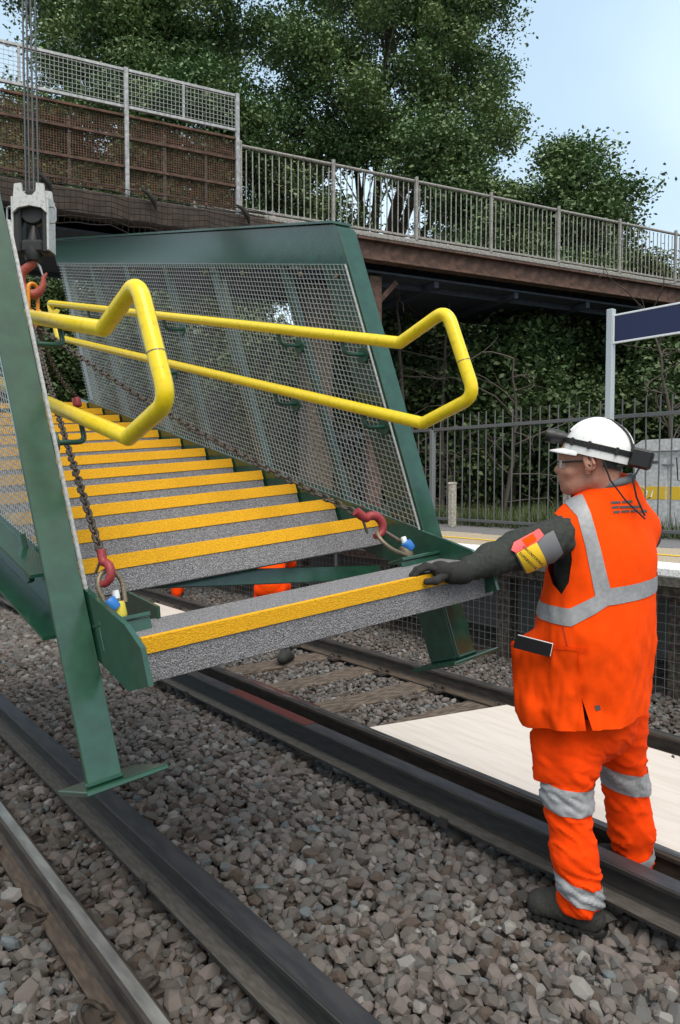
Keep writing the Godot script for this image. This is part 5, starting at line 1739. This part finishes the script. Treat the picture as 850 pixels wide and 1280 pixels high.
	# --- trousers
	var folds := func(v: Vector3) -> float:
		var ank := smoothstep(0.32, 0.12, v.y)
		var knee := exp(-pow((v.y - 0.50) / 0.13, 2.0))
		var w := wave.get_noise_3d(v.x * 5.0, v.y * 3.0 + 9.0, v.z * 5.0)
		var cr := absf(wave.get_noise_3d(v.x * 3.5 + 2.0, v.y * 9.0 + v.x * 5.0, v.z * 3.5))
		return wave.get_noise_3d(v.x * 5.0, v.y * 2.4, v.z * 5.0) * 0.007 - minf(cr, 0.22) * 0.055 * (0.45 + 0.8 * ank + 0.5 * knee) + 0.008 + 0.0035 * ank * sin((v.y + 0.5 * v.x) * 55.0 + w * 9.0)
	var legL := [bone(Vector3(-0.095, 0.80, 0.03), Vector3(-0.155, 0.50, 0.090), 0.124, 0.088), bone(Vector3(-0.155, 0.50, 0.090), Vector3(-0.136, 0.30, 0.135), 0.087, 0.080), bone(Vector3(-0.136, 0.30, 0.135), Vector3(-0.114, 0.14, 0.152), 0.080, 0.082)]
	var legR := [bone(Vector3(0.095, 0.80, -0.08), Vector3(0.168, 0.47, -0.165), 0.122, 0.090), bone(Vector3(0.168, 0.47, -0.165), Vector3(0.208, 0.24, -0.185), 0.089, 0.088), bone(Vector3(0.212, 0.24, -0.185), Vector3(0.226, 0.12, -0.19), 0.088, 0.085)]
	var tl := clip(solid([bone(Vector3(-0.01, 0.90, -0.02), Vector3(-0.01, 0.80, -0.02), 0.19, 0.19, F, 1.2)] + legL, 0.0075, 0.03, folds), [Plane(Vector3(0.35, -1, -0.15).normalized(), Vector3(-0.112, 0.095, 0.152))])
	var trr := clip(solid(legR, 0.011, 0.03, folds), [Plane(Vector3(0, -1, 0), Vector3(0, 0.055, 0))])
	var pocket := solid([bone(Vector3(-0.225, 0.715, 0.06), Vector3(-0.215, 0.60, 0.085), 0.065, 0.072, Vector3(-0.6, 0, 0.8), 1.5), bone(Vector3(-0.16, 0.71, 0.125), Vector3(-0.155, 0.60, 0.14), 0.06, 0.065, Vector3(-0.3, 0, 0.95), 1.6)], 0.010, 0.03, folds)
	pocket = clip(pocket, [Plane(Vector3(0.04, -1, 0).normalized(), Vector3(0, 0.572, 0))])
	var trs := obj("trousers", skin(join([tl, trr])), M.orange_cloth_trousers, p)
	obj("thigh_pocket", skin(pocket), M.orange_cloth_trousers, trs)
	for q in [[tl, Vector3(-0.15, 0.515, 0.09), Vector3(0.03, 1, 0.05)], [trr, Vector3(0.16, 0.485, -0.165), Vector3(0.18, 1, 0.05)], [tl, Vector3(-0.118, 0.178, 0.15), Vector3(0.28, 1, 0.12)], [trr, Vector3(0.222, 0.115, -0.18), Vector3(-0.3, 1, 0.1)]]:
		var nrm: Vector3 = q[2].normalized()
		var half := 0.047 if q[1].y > 0.3 else (0.034 if q[1].y > 0.15 else 0.022)
		obj("reflective_band", skin(clip(q[0], [Plane(nrm, q[1] + nrm * half), Plane(-nrm, q[1] - nrm * half), Plane(Vector3(1, 0, 0) if q[1].x < 0 else Vector3(-1, 0, 0), Vector3(0.035 if q[1].x < 0 else 0.035, 0, 0))]), 0.0035), M.reflective, trs)
	# --- boots
	for q in [[Vector3(-0.055, 0.0, 0.168), Vector3(-0.285, 0.012, 0.030), Vector3(-0.112, 0.14, 0.150)], [Vector3(0.255, 0.0, -0.17), Vector3(0.06, 0.005, -0.33), Vector3(0.225, 0.12, -0.19)]]:
		var heel: Vector3 = q[0]
		var toe: Vector3 = q[1]
		var d := (toe - heel).normalized()
		var up := Vector3(0, 1, 0)
		var b := solid([bone(heel + up * 0.055 + d * 0.02, heel + d * 0.13 + up * 0.060, 0.052, 0.053), bone(heel + d * 0.12 + up * 0.062, toe - d * 0.058 + up * 0.048, 0.050, 0.060, up, 1.12), bone(heel + d * 0.045 + up * 0.06, q[2], 0.055, 0.066), bone(heel + d * 0.09 + up * 0.10, heel + d * 0.165 + up * 0.082, 0.050, 0.040)], 0.0065, 0.022, func(v: Vector3) -> float: return wave.get_noise_3d(v.x * 26.0, v.y * 26.0, v.z * 26.0) * 0.004)
		var bo := obj("boot", skin(clip(b, [Plane(Vector3(0, -1, 0), Vector3(0, 0.020, 0))])), M.boot, p)
		var so := clip(solid([bone(heel + d * 0.015 + up * 0.03, heel + d * 0.12 + up * 0.03, 0.053, 0.053, up, 1.0), bone(heel + d * 0.10 + up * 0.03, toe - d * 0.045 + up * 0.028, 0.050, 0.058)], 0.0075, 0.02), [Plane(Vector3(0, 1, 0), Vector3(0, 0.032, 0)), Plane(Vector3(0, -1, 0), Vector3(0, 0.004, 0))])
		obj("sole", skin(so, 0.003), M.boot_sole, bo)
		var sd := d.cross(up).normalized()
		var lace := S()
		for k in 4:
			var c := heel + d * (0.165 - k * 0.020) + up * (0.108 + k * 0.014)
			tube(lace, [c - sd * 0.036 - up * 0.016, c, c + sd * 0.036 - up * 0.016], 0.0035, 5)
		obj("laces", done(lace), M.black_plastic, bo)
		# stitched seams of toe cap and quarter, and the lugs of the sole
		var seam := S()
		for x in [-0.085, -0.092]:
			var pts := []
			for k in 9:
				var a := PI * k / 8.0
				pts.append(toe + d * (x + 0.012 * sin(a)) + sd * cos(a) * 0.058 + up * (0.040 + 0.052 * sin(a)))
			tube(seam, pts, 0.0022, 4)
		obj("toe_seam", done(seam), M.black_plastic, bo)
		var lugs := S()
		var n := 9
		for k in n:
			var c := heel.lerp(toe, (k + 0.3) / n) + up * 0.010
			for w in [-1.0, 1.0]:
				box(lugs, c + sd * w * 0.047, Vector3(0.024, 0.020, 0.018), 0.003, Basis(sd, up, -d))
		obj("sole_lugs", done(lugs), M.boot_sole, bo)
	# --- gloves: the left hand lies on the tread, fingers over its top, thumb on the nosing
	var wr := Vector3(-0.6231, 1.4119, 0.3591)
	var palm := Vector3(-0.6870, 1.4227, 0.3787)
	var hb := [bone(wr, palm, 0.036, 0.037, Vector3(0, 1, 0.2), 1.25), bone(palm + Vector3(0.004, 0.006, 0.016), palm + Vector3(-0.012, 0.002, -0.030), 0.026, 0.026)]
	var finger := func(a: Vector3, b: Vector3, c: Vector3, d: Vector3, r: float) -> Array:
		return [bone(a, b, r * 1.12, r * 1.02), bone(b, c, r * 1.02, r * 0.95), bone(c, d, r * 0.95, r * 0.82)]
	var gl := [solid(hb, 0.004, 0.014)]
	for q in [[0.020, 0.000, 0.96], [0.003, 0.004, 1.08], [-0.018, 0.002, 1.0], [-0.038, -0.002, 0.84]]:
		var a: Vector3 = palm + Vector3(-0.012, 0.004 + q[1], q[0])
		var l: float = q[2]
		gl.append(solid(finger.call(a, a + Vector3(-0.042, 0.010, 0.004) * l, a + Vector3(-0.070, -0.002, 0.010) * l, a + Vector3(-0.088, -0.020, 0.014) * l, 0.0105), 0.0035, 0.006))
	var th: Vector3 = palm + Vector3(0.004, -0.014, 0.026)
	gl.append(solid([bone(th, th + Vector3(-0.028, -0.016, 0.016), 0.017, 0.0135), bone(th + Vector3(-0.028, -0.016, 0.016), th + Vector3(-0.060, -0.020, 0.012), 0.0135, 0.0115)], 0.0035, 0.008))
	var cuff := solid([bone(wr + Vector3(0.012, 0, -0.004), wr + Vector3(-0.028, 0.0, 0.010), 0.0415, 0.038)], 0.004, 0.01, func(v: Vector3) -> float: return 0.0015 * sin(v.x * 700.0))
	var go := obj("glove", skin(join(gl)), M.glove, p)
	obj("cuff", skin(cuff), M.glove, go)
	var rw := Vector3(-0.01, 1.08, -0.425)
	var gr := [solid([bone(rw, rw + Vector3(-0.08, 0, -0.01), 0.036, 0.036, Vector3(0, 1, 0), 1.2)], 0.006, 0.012)]
	for k in 4:
		var a := rw + Vector3(-0.085, 0.02 - k * 0.018, -0.01)
		gr.append(solid(finger.call(a, a + Vector3(-0.035, 0, 0.01), a + Vector3(-0.05, 0, 0.035), a + Vector3(-0.035, 0, 0.05), 0.010), 0.005, 0.006))
	gr.append(solid([bone(rw + Vector3(-0.03, 0.03, 0.0), rw + Vector3(-0.07, 0.05, 0.025), 0.014, 0.011)], 0.005, 0.006))
	obj("glove", skin(join(gr)), M.glove, p)
	# --- armband
	var plain := solid(armL, 0.009, 0.03)
	var band := obj("armband", skin(clip(plain, cone([Vector3(-0.4167, 1.4757, 0.2711), Vector3(-0.3390, 1.5159, 0.2693), Vector3(-0.2758, 1.5504, 0.2678), Vector3(-0.2413, 1.4757, 0.2711), Vector3(-0.2930, 1.4240, 0.2735), Vector3(-0.3621, 1.3867, 0.2752)], apex) + [near]), 0.009), M.collar_grey, p)
	band.set_meta("label", "armband reading ENGINEERING SUPERVISOR on yellow")
	strip.call("yellow_panel", [Vector3(-0.4081, 1.4700, 0.2714), Vector3(-0.3390, 1.5073, 0.2697), Vector3(-0.2959, 1.4326, 0.2731), Vector3(-0.3592, 1.3938, 0.2749)], 0.0115, M.band_yellow, plain, band)
	strip.call("pink_flap", [Vector3(-0.4282, 1.4786, 0.2710), Vector3(-0.4138, 1.5044, 0.2698), Vector3(-0.3275, 1.5504, 0.2678), Vector3(-0.3132, 1.5303, 0.2687), Vector3(-0.3362, 1.5087, 0.2696), Vector3(-0.4081, 1.4714, 0.2713)], 0.0130, M.band_pink, plain, band)
	strip.call("orange_patch", [Vector3(-0.3879, 1.5131, 0.2695), Vector3(-0.3506, 1.5332, 0.2685), Vector3(-0.3390, 1.5131, 0.2695), Vector3(-0.3707, 1.4929, 0.2704)], 0.0145, M.orange_cloth, plain, band)
	var e1 := (Vector3(-0.3269, 1.4203, 0.3137) - Vector3(-0.3977, 1.4882, 0.3106)).normalized()
	var toc := (apex - Vector3(-0.3637, 1.4570, 0.3120)).normalized()
	var e2 := toc.cross(e1).normalized()
	var n3 := e1.cross(e2)
	for q in [["ENGINEERING", 0.0125], ["SUPERVISOR", -0.0125]]:
		var tm := TextMesh.new()
		tm.text = q[0]
		var fn := SystemFont.new()
		fn.font_names = PackedStringArray(["Droid Sans"])
		fn.font_weight = 700
		tm.font = fn
		tm.font_size = 32
		tm.pixel_size = 0.00043
		tm.depth = 0.0015
		obj("lettering", tm, M.print_black, band, Transform3D(Basis(e1, e2, n3), arm_front + e2 * q[1]))
	# --- helmet, in the head's axes, tipped back a little
	var kx := p.transform * hx * Transform3D(Basis(Vector3(0, 0, 1), -0.25), Vector3(0.018, 0.048, 0))
	var hel := thing("safety_helmet", "white safety helmet with head torch worn by the front worker", "helmet", kx)
	var st := S()
	st.set_smooth_group(1)
	var E := func(a: float, b: float, grow: float) -> Vector3:
		var cx := 0.122 + (0.012 if cos(a) > 0.0 else 0.0) * cos(a)
		return Vector3(cos(a) * cos(b) * (cx + grow), sin(b) * (0.124 + grow), sin(a) * cos(b) * (0.106 + grow))
	for i in 32:
		for j in 9:
			var a0 := TAU * i / 32.0
			var a1 := TAU * (i + 1) / 32.0
			var b0 := PI * 0.5 * j / 9.0
			var b1 := PI * 0.5 * (j + 1) / 9.0
			if j == 8:
				face(st, [E.call(a0, b0, 0.0), E.call(a1, b0, 0.0), E.call(0.0, PI * 0.5, 0.0)], Vector3.ZERO)
			else:
				face(st, [E.call(a0, b0, 0.0), E.call(a1, b0, 0.0), E.call(a1, b1, 0.0), E.call(a0, b1, 0.0)], Vector3.ZERO)
		# skirt
		var a0 := TAU * i / 32.0
		var a1 := TAU * (i + 1) / 32.0
		var s0: Vector3 = E.call(a0, 0.0, 0.0)
		var s1: Vector3 = E.call(a1, 0.0, 0.0)
		face(st, [s0, s1, s1 + Vector3(0, -0.022, 0), s0 + Vector3(0, -0.022, 0)], Vector3.ZERO)
	obj("shell", done(st), M.helmet_white, hel)
	st = S()
	for i in 14:
		var a0 := PI - 1.15 + 2.3 * i / 14.0
		var a1 := PI - 1.15 + 2.3 * (i + 1) / 14.0
		var o := func(a: float) -> Vector3:
			var q: Vector3 = E.call(a, 0.0, 0.0)
			var g := 0.050 * pow(maxf(0.0, cos((a - PI) * 1.36)), 0.5)
			return q + Vector3(-g, -0.026 - g * 0.15, 0)
		var i0: Vector3 = E.call(a0, 0.0, -0.003) + Vector3(0, -0.012, 0)
		var i1: Vector3 = E.call(a1, 0.0, -0.003) + Vector3(0, -0.012, 0)
		var o0: Vector3 = o.call(a0)
		var o1: Vector3 = o.call(a1)
		face(st, [i0, i1, o1, o0], Vector3(-0.2, -1, 0))
		face(st, [i0 + Vector3(0, -0.006, 0), i1 + Vector3(0, -0.006, 0), o1 + Vector3(0, -0.005, 0), o0 + Vector3(0, -0.005, 0)], Vector3(-0.2, 1, 0))
		face(st, [o0, o1, o1 + Vector3(0, -0.005, 0), o0 + Vector3(0, -0.005, 0)], Vector3.ZERO)
	obj("peak", done(st), M.helmet_white, hel)
	var ridge := []
	for k in 15:
		ridge.append(E.call(PI if k < 7 else 0.0, PI * 0.5 - absf(k - 7) / 7.0 * 1.1, -0.004))
	obj("ridge", tube_mesh(ridge, 0.013, 8), M.helmet_white, hel)
	var strap := []
	for k in 36:
		var a := TAU * k / 36.0
		var q: Vector3 = E.call(a, 0.14, 0.003)
		strap.append(q)
	st = S()
	for k in 36:
		var a: Vector3 = strap[k]
		var b: Vector3 = strap[(k + 1) % 36]
		bar(st, a, b, 0.022, 0.004, -(a + b) * Vector3(1, 0, 1), 0.001)
	obj("torch_strap", done(st), M.black_plastic, hel)
	for k in [0.9, 1.7, 2.3]:
		var q: Vector3 = E.call(k, 0.14, 0.005)
		obj("strap_clip", box_mesh(Vector3(0.012, 0.030, 0.012), 0.003, q), M.black_rubber, hel)
	var over := []
	for k in 9:
		var b := PI * 0.5 * k / 8.0
		over.append(E.call(0.25, b * 0.92 + 0.10, 0.006))
	obj("cable", tube_mesh(over, 0.0045, 6), M.black_plastic, hel)
	var lamp := obj("torch", tube_mesh([Vector3(-0.110, 0.026, 0.0), Vector3(-0.128, 0.024, 0.0), Vector3(-0.134, 0.024, 0.0), Vector3(-0.158, 0.022, 0), Vector3(-0.163, 0.022, 0), Vector3(-0.196, 0.020, 0)], [0.018, 0.022, 0.026, 0.025, 0.030, 0.029], 14), M.black_plastic, hel)
	obj("lens", disc(0.027, 0.003), M.lens, lamp, Transform3D(Basis(Vector3(0, 0, 1), PI * 0.5), Vector3(-0.1945, 0.020, 0)))
	var bat := obj("battery_box", box_mesh(Vector3(0.080, 0.075, 0.085), 0.009, Vector3(0.165, 0.012, 0.0)), M.black_plastic, hel)
	for y in [-0.015, 0.0, 0.015]:
		obj("rib", box_mesh(Vector3(0.003, 0.004, 0.06), 0.001, Vector3(0.2055, y + 0.01, 0)), M.black_rubber, bat)
	obj("chin_cable", tube_mesh([Vector3(0.17, -0.02, 0.03), Vector3(0.16, -0.07, 0.05), Vector3(0.19, -0.13, 0.045), Vector3(0.235, -0.19, 0.03)], 0.004, 6), M.black_plastic, hel)
	obj("chin_cable", tube_mesh([Vector3(0.05, -0.03, 0.115), Vector3(0.09, -0.09, 0.105), Vector3(0.16, -0.15, 0.085), Vector3(0.24, -0.20, 0.05)], 0.0035, 6), M.black_plastic, hel)
	var harness := []
	for k in 12:
		var a := -1.1 + 2.2 * k / 11.0
		harness.append(Vector3(cos(a) * 0.108, -0.032, sin(a) * 0.096))
	st = S()
	for k in 11:
		bar(st, harness[k], harness[k + 1], 0.034, 0.004, -harness[k] * Vector3(1, 0, 1), 0.001)
	obj("headband", done(st), M.black_plastic, hel)
	# --- safety glasses
	var gx := p.transform * hx
	var gs := thing("safety_glasses", "dark framed safety glasses worn under the white helmet", "glasses", gx)
	for s in [1.0, -1.0]:
		obj("temple", tube_mesh([Vector3(0.01, 0.012, 0.088 * s), Vector3(-0.05, 0.010, 0.084 * s), Vector3(-0.096, 0.008, 0.066 * s)], 0.0045, 6), M.black_plastic, gs)
		var gl2 := S()
		var pts := []
		for k in 6:
			var a := 0.10 + 0.9 * k / 5.0
			pts.append(Vector3(-0.124 + 0.036 * pow(a, 2.2), 0.0, 0.066 * a * s))
		for k in 5:
			var a: Vector3 = pts[k]
			var b: Vector3 = pts[k + 1]
			face(gl2, [a + Vector3(0, 0.016, 0), b + Vector3(0, 0.016, 0), b + Vector3(0, -0.014, 0), a + Vector3(0, -0.016, 0)], Vector3.ZERO)
		obj("lens", done(gl2), M.clear_lens, gs)
	obj("bridge", tube_mesh([Vector3(-0.124, 0.010, -0.008), Vector3(-0.127, 0.012, 0), Vector3(-0.124, 0.010, 0.008)], 0.003, 6), M.black_plastic, gs)

const arm_front := Vector3(-0.3753, 1.4619, 0.3569)
